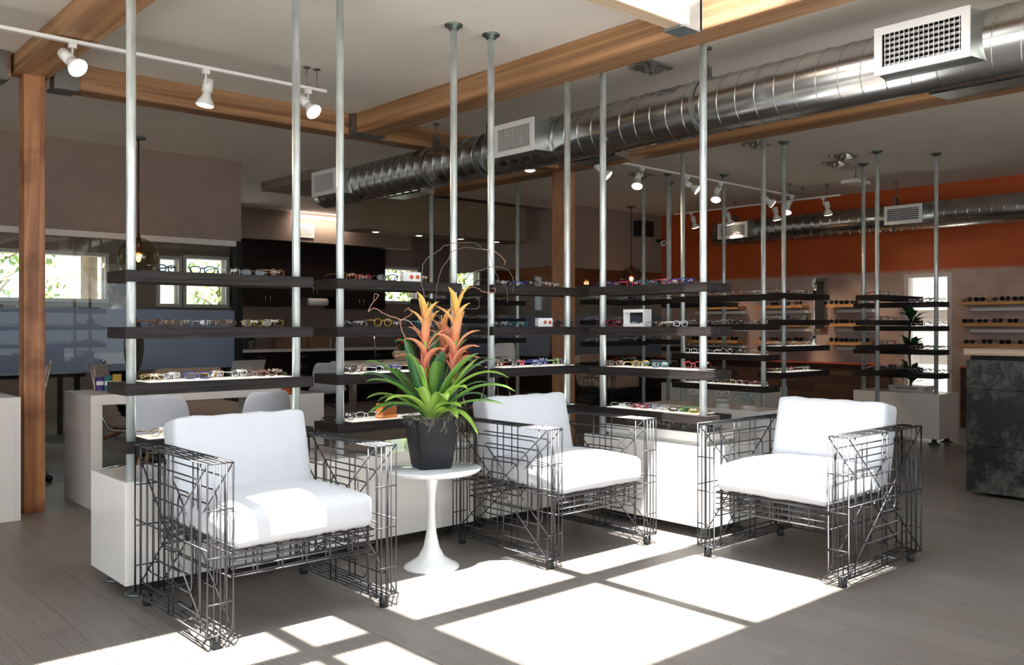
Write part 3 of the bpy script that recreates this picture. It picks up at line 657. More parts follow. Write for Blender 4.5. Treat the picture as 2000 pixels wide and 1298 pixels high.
def glasses(color, shape, pose, detail):
    """pose: open / folded ; returns prototype root or (single mesh) object"""
    key = (color, shape, pose, detail)
    if key in CACHE: return CACHE[key], False
    rx, rz, p = SH[shape]; cz = rz+.004
    r = .0017 if color in ('gold', 'silver') else .0028
    seg = 5 if detail else 4; n = 20 if detail else 10
    fr = MB()
    for s in (-1, 1):
        fr.tube(rim_pts(s*.034, cz, rx, rz, p, n), r, seg, closed=True)
        fr.tube([(s*(.034+rx-.001), 0, cz+rz*.5), (s*.066, .004, cz+rz*.55)], r*1.3, seg)
    fr.tube([(-.010, 0, cz+rz*.35), (0, -.002, cz+rz*.6), (.010, 0, cz+rz*.35)], r*1.1, seg)
    zt = cz+rz*.55
    def temple(s):
        if pose == 'open': pts = [(s*.066, .004, zt), (s*.068, .05, zt+.001), (s*.067, .095, zt-.002), (s*.064, .118, zt*.55), (s*.062, .132, .004)]
        else:
            y = .012 if s > 0 else .020
            pts = [(s*.066, .004, zt), (s*.060, y, zt), (-s*.02, y+.002, zt-.003), (-s*.045, y+.003, zt*.6), (-s*.055, y+.003, .006)]
        return MB().tube(pts, [r*1.3, r*1.2, r*1.2, r*1.2, r*1.0], seg)
    m = GM[color]
    if not detail:
        for s in (-1, 1): t_ = temple(s); fr.add(t_.v, t_.f, 0, True)
        for s in (-1, 1): fr.box(s*.034-.0, -.0006, 0, s*.034+.0001, 0, .0001)
        fr.box(.03, .006, zt-.004, .06, .012, zt+.005, 1)
        o = obj('eyeglasses', fr, [m, TAG]); CACHE[key] = o; return o, True
    t = thing('eyeglasses', '', 'eyeglasses')
    obj('frame_front', fr, m, t)
    for s in (-1, 1):
        pts = rim_pts(s*.034, cz, rx*.97, rz*.97, p, 16)
        l = MB(); l.add(pts+[(a, .001, c) for a, b, c in pts], [tuple(range(16)), tuple(range(31, 15, -1))]+[(i, (i+1) % 16, 16+(i+1) % 16, 16+i) for i in range(16)])
        obj('lens', l, K['lens'], t)
    for s in (-1, 1): obj('temple', temple(s), m, t)
    tg = MB()
    if pose == 'open': tg.box(.0655, .035, zt-.005, .0705, .062, zt+.005).box(.0650, .032, zt-.008, .071, .036, zt+.008).box(.0650, .061, zt-.008, .071, .065, zt+.008)
    else: tg.box(.0, .008, zt-.005, .03, .016, zt+.005).box(-.004, .008, zt-.008, .0, .016, zt+.008).box(.03, .008, zt-.008, .034, .016, zt+.008)
    obj('security_tag', tg, TAG, t)
    CACHE[key] = t; return t, True
DESC = {'rect': 'rectangular', 'round': 'round', 'oval': 'oval', 'square': 'square'}
def place(u, lx, ly, z, rz, color, shape, pose, detail, label, group, tilt=0):
    o, new = glasses(color, shape, pose, detail)
    T = UN[u].location; a = UN[u].rotation_euler.z
    x = T.x+lx*math.cos(a)-ly*math.sin(a); y = T.y+lx*math.sin(a)+ly*math.cos(a)
    if not new:
        if detail: o = dup(o, (x, y, z), 0, label, group)
        else:
            o = o.copy(); C.objects.link(o)
    o.location = (x, y, z); o.rotation_euler = (tilt, 0, a+rz)
    tag(o, label, 'eyeglasses', group); return o
UD = {1: 'leftmost display unit', 2: 'unit behind the bromeliad', 3: 'unit behind the middle armchair', 4: 'sideways unit between armchairs', 5: 'nearest far unit, behind right armchair', 6: 'far unit left of the wall mirror', 7: 'far left unit by the bright doorway', 8: 'white-plinth unit at the doorway', 9: 'far unit left of orange wall', 10: 'deep unit right of the middle post', 11: 'long far unit behind bromeliad top', 12: 'farthest unit by the globe pendant'}
TN = ['top', 'second', 'third', 'lowest']
rg = random.Random(11)
def row(u, tier, z, items, detail, y=.12, led=False):
    """items: (lx, color, shape, rz, pose, tilt)"""
    grp = 'eyeglasses on the %s shelf of the %s' % (TN[tier], UD[u])
    for i, it in enumerate(items):
        lx, c, s, rz, pose, tilt = it
        lab = '%s %s eyeglasses, %s from left, %s shelf, %s' % (c, DESC[s], ORD[i+1], TN[tier], UD[u])
        place(u, lx, y+(.02 if i % 2 else -.015), z+(.0035 if (led or tier > 1) else .0005), rz, c, s, pose, detail, lab, grp, tilt)
def auto(n, x0, x1, cols, rz=.0, jit=.35, pose='open', tilt=0, shapes=('rect', 'oval', 'square', 'round')):
    out = []
    for i in range(n):
        x = x0+(x1-x0)*(i+.5)/n
        out.append((x, cols[i % len(cols)], shapes[(i*7+len(cols)) % len(shapes)], rz+rg.uniform(-jit, jit), pose, tilt))
    return out
row(1, 0, TZ[0], [(.23, 'black', 'rect', .5, 'open', 0), (.42, 'black', 'oval', -.5, 'open', 0), (.56, 'silver', 'rect', .45, 'open', 0), (.69, 'black', 'rect', -.3, 'open', 0), (.81, 'brown', 'oval', .5, 'open', 0)], 1)
row(1, 1, TZ[1], [(.21, 'tortoise', 'rect', .55, 'open', 0), (.32, 'gold', 'rect', .35, 'open', 0), (.435, 'silver', 'rect', .5, 'open', 0), (.55, 'brown', 'rect', .4, 'open', 0), (.67, 'gold', 'rect', .1, 'folded', 0), (.80, 'gold', 'oval', 0, 'folded', 0)], 1)
row(1, 2, TZ[2], [(.16, 'gold', 'rect', .2, 'folded', 0), (.27, 'silver', 'rect', .6, 'open', 0), (.38, 'blue', 'rect', -.5, 'open', 0), (.49, 'gold', 'rect', .5, 'open', 0), (.60, 'silver', 'oval', .5, 'open', 0), (.70, 'tortoise', 'rect', -.5, 'open', 0), (.80, 'tortoise', 'rect', .5, 'open', 0)], 1, led=True)
row(1, 3, TZ[3], [(.20, 'gold', 'rect', .5, 'open', 0), (.34, 'silver', 'oval', .3, 'open', 0)], 1, led=True)
row(2, 0, TZ[0], [(.13, 'gold', 'oval', .2, 'open', 0), (.26, 'red', 'rect', .4, 'open', 0), (.39, 'black', 'oval', -.4, 'open', 0), (.68, 'gold', 'round', .2, 'folded', 0)], 1)
row(2, 1, TZ[1], [(.12, 'black', 'rect', .3, 'folded', 0), (.24, 'silver', 'rect', .5, 'open', 0), (.36, 'amber', 'round', 0, 'open', 0), (.50, 'tortoise', 'oval', .3, 'open', 0), (.63, 'teal', 'oval', .4, 'open', 0), (.75, 'black', 'rect', -.3, 'open', 0)], 1)
row(2, 2, TZ[2], [(.12, 'black', 'rect', .1, 'folded', 0), (.24, 'tortoise', 'oval', .5, 'open', 0), (.36, 'silver', 'rect', .3, 'open', 0), (.48, 'blue', 'rect', .5, 'open', 0), (.60, 'gold', 'oval', .2, 'open', 0)], 1, led=True)
row(2, 3, TZ[3], [(.12, 'black', 'rect', .3, 'open', 0), (.27, 'silver', 'oval', -.4, 'open', 0)], 1, led=True)
row(3, 0, TZ[0], auto(6, .05, .78, ['black', 'silver', 'blue', 'black', 'silver', 'gold'], .3, .3), 1)
row(3, 1, TZ[1], [(.10, 'black', 'rect', .2, 'folded', 0), (.23, 'silver', 'rect', .3, 'open', 0), (.36, 'teal', 'rect', .5, 'open', 0), (.67, 'black', 'oval', .0, 'folded', 0), (.79, 'blue', 'rect', .4, 'open', 0)], 1)
row(3, 2, TZ[2], auto(8, .03, .82, ['purple', 'tortoise', 'black', 'red', 'blue', 'blue', 'green', 'purple'], .45, .2), 1, led=True)
row(3, 3, TZ[3], auto(8, .03, .82, ['pink', 'black', 'brown', 'silver', 'green', 'teal', 'blue', 'gold'], .4, .2), 1, led=True)
S = 1.35
row(4, 0, TZ[0], [(.12, 'blue', 'rect', S, 'open', 0), (.27, 'pink', 'rect', S+.1, 'open', 0), (.43, 'teal', 'rect', S, 'open', 0), (.57, 'pink', 'oval', S-.1, 'open', 0), (.74, 'blue', 'rect', S+.1, 'open', 0)], 1)
row(4, 1, TZ[1], [(.14, 'red', 'square', S, 'open', 0), (.52, 'gold', 'rect', S, 'open', 0), (.68, 'white', 'rect', S+.1, 'open', 0)], 1)
row(4, 2, TZ[2], [(.14, 'tortoise', 'rect', S-.2, 'open', 0), (.33, 'amber', 'oval', S-.2, 'open', 0), (.52, 'teal', 'rect', S-.1, 'open', 0), (.75, 'red', 'round', .2, 'open', 0)], 1, led=True)
row(4, 3, TZ[3], auto(9, .14, .86, ['silver', 'black', 'red', 'blue', 'silver', 'gold', 'black', 'green', 'amber'], .5, .5, 'folded', -.9, ('oval', 'round', 'square')), 1, led=True)
FC = ['black', 'silver', 'gold', 'clear', 'red', 'silver', 'white', 'purple', 'silver', 'clear']
def far(u, tiers, n, x0, x1, off, rz=0, y=.12, tmax=4, jit=.5):
    for k, z in enumerate(tiers[:tmax]):
        cols = FC[(off+k*3) % 10:]+FC[:(off+k*3) % 10]
        row(u, k, z, auto(n, x0, x1, cols, rz, jit), 0, y)
far(5, TH, 7, .08, 1.0, 0, .6)
far(6, TI, 6, .02, .80, 2, .3, tmax=4)
far(7, TI, 6, .12, .65, 4, .3, y=.09, tmax=4)
far(8, (1.52, 1.263, 1.01, .758), 6, .48, .93, 6, .3, tmax=4)
far(9, TH, 5, .1, .9, 1, .4)
far(10, (1.57, 1.33, 1.08, .84), 5, .05, .9, 3, .3)
far(11, (1.56, 1.35, 1.12, .86), 8, .1, 1.4, 5, .3)
far(12, (1.585, 1.10, .8), 4, .05, .7, 7, .3)
# white product boxes with two orange ovals
def loupe(u, lx, z, label):
    T = UN[u].location
    t = thing('card_box', label, 'box', (T.x+lx, T.y+.09, z+.0005), -.15)
    obj('carton', MB().box(-.058, -.02, 0, .058, .02, .058), K['paper'], t, bevel=.002)
    for x in (-.005, .035): obj('orange_oval', MB().lathe([(0.001, -.003), (.012, -.002), (.012, .0)], (x, -.02, .03), 18, 0, 'y'), K['terra'], t)
    obj('side_tab', MB().box(-.066, -.012, .012, -.058, .012, .02).box(-.066, -.012, .03, -.058, .012, .038), K['paper'], t)
loupe(2, .545, TZ[0], 'white card box with two orange ovals on top shelf above the bromeliad')
loupe(3, .525, TZ[1], 'white card box with two orange ovals on second shelf behind middle armchair')
T = UN[2].location
t = thing('slatted_holder', 'small orange slatted holder on lowest shelf left of the pot', 'holder', (T.x+.38, T.y+.10, TZ[3]+.004), .1)
obj('base', MB().box(-.055, -.035, 0, .055, .035, .02), K['ocap'], t)
m = MB()
for i in range(8): m.box(-.05+i*.0135, -.03, .02, -.044+i*.0135, .03, .085)
obj('slat', m, K['ocap'], t)
# white framed counter cube on the sideways unit
T = UN[4].location
t = thing('counter_mirror', 'white framed mirror cube on second shelf of the sideways unit', 'mirror', (T.x+.11, T.y-.32, TZ[1]+.001), -PI/2)
obj('frame', MB().box(-.085, -.03, .092, .085, .05, .112).box(-.085, -.03, 0, .085, .05, .02).box(-.085, -.028, .02, -.078, .05, .092).box(.078, -.028, .02, .085, .05, .092), K['paper'], t)
obj('glass', MB().box(-.078, .0, .02, .078, .006, .092), K['mirror'], t)
# tray of folded sunglasses on the base of the sideways unit
t = thing('display_tray', 'white tray of folded sunglasses on base of the sideways unit', 'tray', (4.60, 3.62, .543), 0)
obj('tray', MB().box(-.16, -.36, 0, .14, .38, .02).box(-.18, -.39, .02, .16, .41, .075), K['lacq'], t, bevel=.002)
SGC = {}
def sunglasses(x, y, z, rz, label, group, shape='square', tilt=0):
    if shape not in SGC:
        rx, rz_, p = SH[shape]; rx *= 1.1; rz_ *= 1.2; cz = rz_+.004; fr = MB()
        for s in (-1, 1):
            pts = rim_pts(s*.034, cz, rx, rz_, p, 14); fr.tube(pts, .003, 4, closed=True)
            q = [(a, -.001, c) for a, b, c in pts]; fr.add(q+[(a, .002, c) for a, b, c in pts], [tuple(range(14)), tuple(range(27, 13, -1))], 1)
            fr.tube([(s*(.034+rx), 0, cz+rz_*.5), (s*.07, .004, cz+rz_*.5), (s*.07, .09, cz+rz_*.5), (s*.066, .13, .006)], .0032, 4)
        fr.tube([(-.01, 0, cz+.008), (.01, 0, cz+.008)], .003, 4)
        SGC[shape] = obj('sunglasses', fr, [GM['black'], K['dlens']]); o = SGC[shape]
    else: o = SGC[shape].copy(); C.objects.link(o)
    o.location = (x, y, z); o.rotation_euler = (tilt, 0, rz)
    return tag(o, label, 'sunglasses', group)
for i in range(6):
    sunglasses(4.56, 3.94-i*.125, .640, -PI/2+rg.uniform(-.3, .3), 'dark sunglasses, %s from left in white tray of the sideways unit' % ORD[i+1], 'sunglasses in the white tray', ('square', 'oval', 'round')[i % 3], -1.0)
# ================= WALL SHELVES =================
def wallshelf(ya, yb, z, lab, n, who, yr=None):
    t = thing('wall_shelf', lab, 'shelf', (11.75, yb, z), 0, 'live edge shelves on the orange wall')
    L = yb-ya
    m = MB(); k = 12; rn = random.Random(int(yb*100+z*10)); fr = [-.20-rn.random()*.022 for _ in range(k+1)]
    rows = [[(0, -L*i/k, 0) for i in range(k+1)], [(fr[i], -L*i/k, 0) for i in range(k+1)], [(fr[i]-.006, -L*i/k, -.042) for i in range(k+1)], [(0, -L*i/k, -.042) for i in range(k+1)]]
    m.grid(rows+[rows[0]], 0, False)
    for i in (0, k): m.add([r[i] for r in rows], [(0, 1, 2, 3)])
    obj('board', m, K['slab'], t)
    obj('ledge', MB().box(-.10, -L-.04, -.115, -.0, -.10, -.075), K['lacq'], t)
    for i in range(n):
        y = yb-L*(i+.5)/n
        sunglasses(11.62, y, z+.001, -PI/2+rg.uniform(-.2, .2), 'dark sunglasses, %s from left on the %s' % (ORD[i+1], who), 'sunglasses on the '+who, ('square', 'round', 'oval')[(i*5+n) % 3])
ZT = (1.565, 1.30, 1.045); ZN = ('upper', 'middle', 'lower')
for k in range(3):
    wallshelf(3.55, 4.58, ZT[k], 'wooden live edge wall shelf, %s one right of the bright doorway' % ZN[k], (7, 6, 5)[k], '%s wall shelf right of the doorway' % ZN[k])
    wallshelf(5.75, 6.35, ZT[k], 'wooden live edge wall shelf, %s one right of the wall mirror' % ZN[k], 4, '%s shelf right of wall mirror' % ZN[k])
    wallshelf(6.72, 7.50, ZT[k], 'wooden live edge wall shelf, %s one left of the wall mirror' % ZN[k], 4, '%s shelf left of wall mirror' % ZN[k])
    wallshelf(7.78, 8.75, ZT[k], 'wooden live edge wall shelf, %s one farthest left on orange wall' % ZN[k], 4, '%s farthest left wall shelf' % ZN[k])
t = thing('wall_mirror', 'tall narrow mirror with silver frame hanging between the wall shelves', 'mirror', (11.73, 6.54, 1.56))
m = MB(); a, b_ = .105, .375; c, d = .075, .335
for (p, q) in (((-a, -b_), (a, -b_)), ((a, -b_), (a, b_)), ((a, b_), (-a, b_)), ((-a, b_), (-a, -b_))):
    f = lambda v: (math.copysign(c, v[0]), math.copysign(d, v[1]))
    P1, Q1 = f(p), f(q)
    m.add([(-.0, p[0], p[1]), (-.0, q[0], q[1]), (-.035, Q1[0], Q1[1]), (-.035, P1[0], P1[1]), (-.03, Q1[0], Q1[1]), (-.03, P1[0], P1[1])], [(0, 1, 2, 3), (3, 2, 4, 5)])
obj('frame', m, K['chrome'], t)
obj('glass', MB().box(-.030, -c, -d, -.02, c, d), K['mirror'], t)
# acrylic stands with eyeglasses on the plinth
def stand(x, y, z, rz, c, label, glab):
    t = thing('eyeglass_stand', label, 'display stand', (x, y, z), rz)
    obj('block', MB().add([(-.05, -.03, 0), (.05, -.03, 0), (.05, .03, 0), (-.05, .03, 0), (-.05, -.03, .07), (.05, -.03, .07), (.05, .03, .09), (-.05, .03, .09)], [(0, 3, 2, 1), (4, 5, 6, 7), (0, 1, 5, 4), (1, 2, 6, 5), (2, 3, 7, 6), (3, 0, 4, 7)]), K['acryl'], t)
    o, new = glasses(c, 'round', 'open', 1)
    if not new: o = dup(o, (0, 0, 0), 0, glab)
    o.location = (x, y, z+.092); o.rotation_euler = (0, 0, rz); tag(o, glab, 'eyeglasses', 'eyeglasses on clear stands'); 
for i, (x, y, c) in enumerate(((6.72, 4.98, 'clear'), (6.70, 4.68, 'silver'), (6.67, 4.40, 'teal'))):
    stand(x, y, .543, -.9+.2*i, c, 'clear acrylic eyeglass stand, %s from left on the white plinth' % ORD[i+1], '%s round eyeglasses raised on %s clear stand of the plinth' % (c, ORD[i+1]))
def cyl_stand(u, lx, z, n, tall, c):
    T = UN[u].location; a = UN[u].rotation_euler.z; ly = .12
    x = T.x+lx*math.cos(a)-ly*math.sin(a); y = T.y+lx*math.sin(a)+ly*math.cos(a)
    tag(obj('steel_cylinder', MB().cyl((0, 0, 0), .022, tall, 18), K['chrome'], loc=(x, y, z+.001)), 'brushed steel cylinder stand, %s on the far unit left of the mirror' % n, 'display stand')
    o, new = glasses(c, 'oval', 'folded', 1)
    if not new: o = dup(o, (0, 0, 0), 0, '')
    o.location = (x, y, z+tall+.004); o.rotation_euler = (0, -.7, .3); tag(o, '%s eyeglasses tilted on the %s steel cylinder stand' % (c, n), 'eyeglasses')
cyl_stand(6, .86, TI[0], 'top shelf', .11, 'clear'); cyl_stand(6, .84, TI[2], 'third shelf', .10, 'silver')
# ================= RIGHT COUNTER =================
t = thing('reception_counter', 'dark slate tiled counter with butcher block top at right edge', 'counter', (7.0, 2.72, 0))
obj('body', MB().box(.02, -5.0, .03, .8, -.02, 1.0), K['slate'], t)
m = MB()
for (z0, z1) in ((.03, .37), (.376, .79), (.796, 1.01)):
    for j in range(5): m.box(0, -.98*(j+1)+.004, z0, .02, -.98*j, z1)
obj('tile', m, K['slate'], t, bevel=.002)
obj('worktop', MB().box(-.02, -5.0, 1.045, .85, .01, 1.095), K['butcher'], t, bevel=.003)
obj('shadow_gap', MB().box(.03, -5.0, 1.0, .8, -.02, 1.045), K['dark'], t)
# potted corn plant on the white plinth of the doorway unit
t = thing('potted_dracaena', 'dark spiky potted plant on white plinth in front of doorway', 'potted plant', (9.96, 4.46, .543))
obj('trough', MB().add([(-.13, -.19, 0), (.13, -.19, 0), (.13, .19, 0), (-.13, .19, 0), (-.10, -.21, .06), (.15, -.21, .06), (.15, .21, .06), (-.10, .21, .06)], [(0, 3, 2, 1), (4, 5, 6, 7), (0, 1, 5, 4), (1, 2, 6, 5), (2, 3, 7, 6), (3, 0, 4, 7)]), K['lacq'], t)
obj('stem', MB().tube([(0, 0, .05), (.0, .02, .5), (0, .0, .92)], .014, 6), K['bark'], t)
rn = random.Random(5)
for (zc, n, rr) in ((.12, 44, .25), (.44, 48, .24), (.80, 50, .24)):
    m = MB()
    for i in range(n):
        a = rn.random()*6.28; el = rn.uniform(-.2, 1.1); L = rr*rn.uniform(.8, 1.15); zz = zc+rn.uniform(-.05, .07)
        pts = [Vector((0, 0, zz)), Vector((math.cos(a)*math.cos(el)*L*.6, math.sin(a)*math.cos(el)*L*.6, zz+math.sin(el)*L*.6)), Vector((math.cos(a)*math.cos(el)*L, math.sin(a)*math.cos(el)*L, zz+math.sin(el)*L*.75))]
        sd = Vector((-math.sin(a), math.cos(a), 0))
        m.grid([[pts[0]-sd*.006, pts[0]+sd*.006], [pts[1]-sd*.034, pts[1]+sd*.034], [pts[2]-sd*.001, pts[2]+sd*.001]])
    obj('leaf_rosette', m, K['leaf3'], t)
# ================= WIRE ARMCHAIRS =================
def rbox(w, d, h, r, crown=0, n=14, seed=0, wr=.003, botc=0):
    """puffed rounded cushion centred at origin"""
    m = MB(); rn = random.Random(seed); ph = [rn.random()*6 for _ in range(6)]
    hx, hy, hz = w/2, d/2, h/2
    def P(x, y, z):
        q = Vector((max(-hx+r, min(hx-r, x)), max(-hy+r, min(hy-r, y)), max(-hz+r, min(hz-r, z))))
        v = Vector((x, y, z))-q
        p = q+v.normalized()*r if v.length > 1e-9 else q
        bx, by, bz = 1-(x/hx)**2, 1-(y/hy)**2, 1-(z/hz)**2
        if z > 0: p.z += crown*max(0, bx)**.7*max(0, by)**.7
        elif z < 0: p.z -= botc*max(0, bx)*max(0, by)
        p.x += math.copysign(.012, x)*max(0, by)*max(0, bz) if abs(x) > hx*.98 else 0
        p.y += math.copysign(.012, y)*max(0, bx)*max(0, bz) if abs(y) > hy*.98 else 0
        wv = wr*(math.sin(x*23+ph[0]+4*y)*math.sin(y*17+ph[1])+.6*math.sin(x*41+y*9+ph[2]))
        p.z += wv if abs(z) > hz*.9 else 0
        p.y += wv*.8 if abs(y) > hy*.9 else 0
        return tuple(p)
    def t(i): return -math.cos(PI*i/n)*.35+(-1+2*i/n)*.65
    for ax in range(3):
        for s in (-1, 1):
            rows = []
            for i in range(n+1):
                rr = []
                for j in range(n+1):
                    a, b = t(i), t(j)
                    c = [(s*hx, a*hy, b*hz), (a*hx, s*hy, b*hz), (a*hx, b*hy, s*hz)][ax]; rr.append(P(*c))
                rows.append(rr)
            m.grid(rows)
    return m
def rrect(y0, y1, z0, z1, r, x, n=4):
    out = []
    for (cy, cz, a0) in ((y1-r, z1-r, 0), (y0+r, z1-r, 90), (y0+r, z0+r, 180), (y1-r, z0+r, 270)):
        for k in range(n+1):
            a = math.radians(a0+90*k/n); out.append((x, cy+r*math.cos(a), cz+r*math.sin(a)))
    return out
CW, CD, CH0, CH1, AW = .875, .79, .058, .726, .105
def arm(mb, x0, x1, wr=.0036):
    y0, y1 = -CD/2, CD/2; z0, z1 = CH0, CH1
    T = lambda pts, **k: mb.tube(pts, wr, 5, **k)
    for x in (x0, x1):
        T([(x, y0, z0), (x, y1, z0), (x, y1, z1), (x, y0, z1)], closed=True)
        K_ = 4
        for k in range(1, K_+1):
            iy, iz = k*(CD/2)/(K_+1.2), k*(z1-z0)/2/(K_+1.0)
            T(rrect(y0+iy, y1-iy, z0+iz, z1-iz, min(.04, (z1-z0)/2-iz-.002, (y1-y0)/2-iy-.002), x), closed=True)
        T([(x, y0, z0), (x, y1, z1)]); T([(x, y0, z1), (x, y1, z0)])
        for yy in (-.05, .0, ): T([(x, yy, z0), (x, yy, z1)])
        T([(x, y0, (z0+z1)/2), (x, y1, (z0+z1)/2)])
        T(rrect(-.03, .03, (z0+z1)/2-.022, (z0+z1)/2+.022, .02, x), closed=True)
    n = 4
    for i in range(1, n):
        x = x0+(x1-x0)*i/n
        for z in (z0, z1): T([(x, y0, z), (x, y1, z)])
        for y in (y0, y1): T([(x, y, z0), (x, y, z1)])
    for y in (y0, y1):
        for z in (z0, .18, .36, .545, z1): T([(x0, y, z), (x1, y, z)])
    for yy in (-.26, -.13, 0, .13, .26):
        for z in (z0, z1): T([(x0, yy, z), (x1, yy, z)])
    # inner row of bars half way along
    for yy in (-.39+.06, .39-.06):
        for i in range(n+1): T([(x0+(x1-x0)*i/n, yy, z0), (x0+(x1-x0)*i/n, yy, z1)]) if i in (0, n) else None
    return mb
def make_chair(label, loc, rz, cush, group):
    t = thing('wire_armchair', label, 'armchair', loc, rz, group)
    X0, X1 = -CW/2, CW/2
    for (a, b) in ((X0, X0+AW), (X1-AW, X1)):
        f = obj('wire_arm', arm(MB(), a, b), K['wire'], t)
    xi0, xi1 = X0+AW, X1-AW; y0, y1 = -CD/2+.02, CD/2-.02
    m = MB(); T = lambda p, r=.0036, **k: m.tube(p, r, 5, **k)
    for y in (y0, y0+.035, y1-.03, y1):
        for z in (.268, .30, .33, .362): T([(xi0, y, z), (xi1, y, z)])
        for i in range(1, 6):
            x = xi0+(xi1-xi0)*i/6; T([(x, y, .268), (x, y, .362)], .0045)
    for i in range(1, 9):
        x = xi0+(xi1-xi0)*i/9; T([(x, y0, .362), (x, y1, .362)])
    for i in range(0, 8):
        y = y0+(y1-y0)*i/7; T([(xi0, y, .358), (xi1, y, .358)])
    for z in (.268, .362):
        for x in (xi0, xi1): T([(x, y0, z), (x, y1, z)])
    obj('seat_frame', m, K['wire'], t)
    m = MB()
    yb = y1
    for k in range(0, 5):
        ix, iz = k*.055, k*.038
        pts = [(p[1], yb, p[2]) for p in rrect(xi0+ix, xi1-ix, .362+iz, .70-iz, .03 if k else .004, 0)]; m.tube(pts, .0036, 5, closed=True)
    m.tube([(xi0, yb, .362), (xi1, yb, .70)], .0036, 5).tube([(xi0, yb, .70), (xi1, yb, .362)], .0036, 5)
    # rear lower bars and floor-level tie
    m.tube([(xi0, yb, .06), (xi1, yb, .06)], .0036, 5)
    for i in range(1, 8): x = xi0+(xi1-xi0)*i/8; m.tube([(x, yb, .06), (x, yb, .268)], .0032, 5)
    obj('back_frame', m, K['wire'], t)
    for (sx, sy) in ((-1, -1), (1, -1), (-1, 1), (1, 1)):
        obj('foot', MB().lathe([(.019, 0), (.021, .004), (.021, .058)], (sx*(CW/2-.045), sy*(CD/2-.03), 0), 16), K['rubber'], t)
    w = xi1-xi0
    o = obj('seat_cushion', rbox(w-.012, .61, .14, .032, .04, 16, 2, .0018, .008), cush, t, loc=(0, -.085, .445))
    o = obj('back_cushion', rbox(w-.016, .15, .44, .026, .0, 16, 5, .004), cush, t, loc=(0, .255, .625))
    o.rotation_euler = (math.radians(-13), 0, 0)
    return t
c1 = make_chair('left white-cushioned wire armchair, nearest the camera', (1.857, 3.745, 0), 0, K['cushion'], None)
c2 = dup(c1, (3.64, 3.70, 0), 0, 'middle white-cushioned wire armchair right of the side table')
c3 = dup(c1, (4.435, 2.545, 0), -PI/2, 'right white-cushioned wire armchair turned sideways beside the middle one')
c4 = dup(c1, (3.50, 8.45, 0), 0, 'beige-cushioned wire armchair by the glass wall behind the white desk', None, {'seat_cushion': K['beigec'], 'back_cushion': K['beigec']})
c5 = dup(c1, (9.75, 8.85, 0), .15, 'beige-cushioned wire armchair far back right of the middle post', None, {'seat_cushion': K['beigec'], 'back_cushion': K['beigec']})
# ================= SIDE TABLE, PLANT =================
def tulip(label, loc, top=.262, h=.52, foot=.148):
    t = thing('tulip_side_table', label, 'side table', loc)
    prof = [(foot, 0), (foot, .006), (foot*.93, .016), (foot*.72, .032), (foot*.46, .058), (.042, .11), (.027, .18), (.021, .26), (.020, h*.62), (.024, h*.75), (.036, h*.87), (.07, h*.945), (.12, h-.028), (.12, h-.024)]
    obj('pedestal', MB().lathe(prof, (0, 0, 0), 40), K['lacq2'], t)
    obj('tabletop', MB().lathe([(.0001, h-.024), (top*.9, h-.024), (top-.012, h-.018), (top, h-.006), (top, h), (top-.006, h+.002), (.0001, h+.002)], (0, 0, 0), 56), K['lacq2'], t)
    return t
TX, TY = 2.805, 3.77
tulip('white tulip side table carrying the potted bromeliad', (TX, TY, 0))
tulip('small white tulip table far back below the globe pendant', (11.0, 8.35, 0), .25, .62, .16)
az = math.atan2(R.y, R.x)
pl = thing('potted_bromeliad', 'bromeliad with orange blooms in charcoal square pot on the tulip table', 'potted plant', (TX, TY, .523), az+.10)
def sq(w, z, r=.018, n=4):
    out = []
    for (sx, sy, a0) in ((1, 1, 0), (-1, 1, 90), (-1, -1, 180), (1, -1, 270)):
        for k in range(n+1):
            a = math.radians(a0+90*k/n); out.append((sx*(w-r)+r*math.cos(a), sy*(w-r)+r*math.sin(a), z))
    return out
rot = Matrix.Rotation(.32, 4, 'Z')
rows = [sq(.002, .0, .001), sq(.083, 0), sq(.088, .012), sq(.104, .13), sq(.121, .252, .022), sq(.127, .258, .022), sq(.125, .262, .022), sq(.116, .26, .02), sq(.108, .225, .02), sq(.002, .225, .001)]
rows = [[tuple(rot @ Vector(p)) for p in r] for r in rows]
obj('pot', MB().grid(rows, 0, True, True), K['pot'], pl)
rn = random.Random(4)
m = MB()
rows = []
for i in range(15):
    rows.append([tuple(rot @ Vector((-.108+.216*i/14, -.108+.216*j/14, .238+.018*rn.random()))) for j in range(15)])
m.grid(rows)
for k in range(420):
    a = rn.random()*6.28; q = .03+.095*rn.random(); p = Vector((q*math.cos(a), q*math.sin(a), .25))
    if rn.random() < .45:
        e = rn.choice((0, 1, 2, 3)); s_ = rn.uniform(-.11, .11); p = [Vector((s_, -.115, .258)), Vector((.115, s_, .258)), Vector((s_, .115, .258)), Vector((-.115, s_, .258))][e]; p = rot @ p
    pts = [p]
    d = Vector((rn.uniform(-1, 1), rn.uniform(-1, 1), rn.uniform(-.1, .9))).normalized()
    for s_ in range(4):
        d = (d+Vector((rn.uniform(-.6, .6), rn.uniform(-.6, .6), rn.uniform(-.7, .3)))).normalized(); pts.append(pts[-1]+d*.012)
    m.tube(pts, .0009, 3, cap=False)
for (x0_, dr) in ((.02, 1), (-.03, -1), (.09, 1), (.05, -1)):
    p = rot @ Vector((x0_, -.13, .262)); pts = [p]; d = Vector((dr*.4, -.15, -.7))
    for s_ in range(7): d = (d.normalized()+Vector((rn.uniform(-.7, .7), rn.uniform(-.2, .1), rn.uniform(-.5, .3)))); pts.append(pts[-1]+d.normalized()*.011)
    m.tube(pts, .0012, 4)
o = obj('moss', m, K['moss'], pl)
def bez(p, t):
    n = len(p)
    p = [Vector(q) for q in p]
    while len(p) > 1: p = [p[i].lerp(p[i+1], t) for i in range(len(p)-1)]
    return p[0]
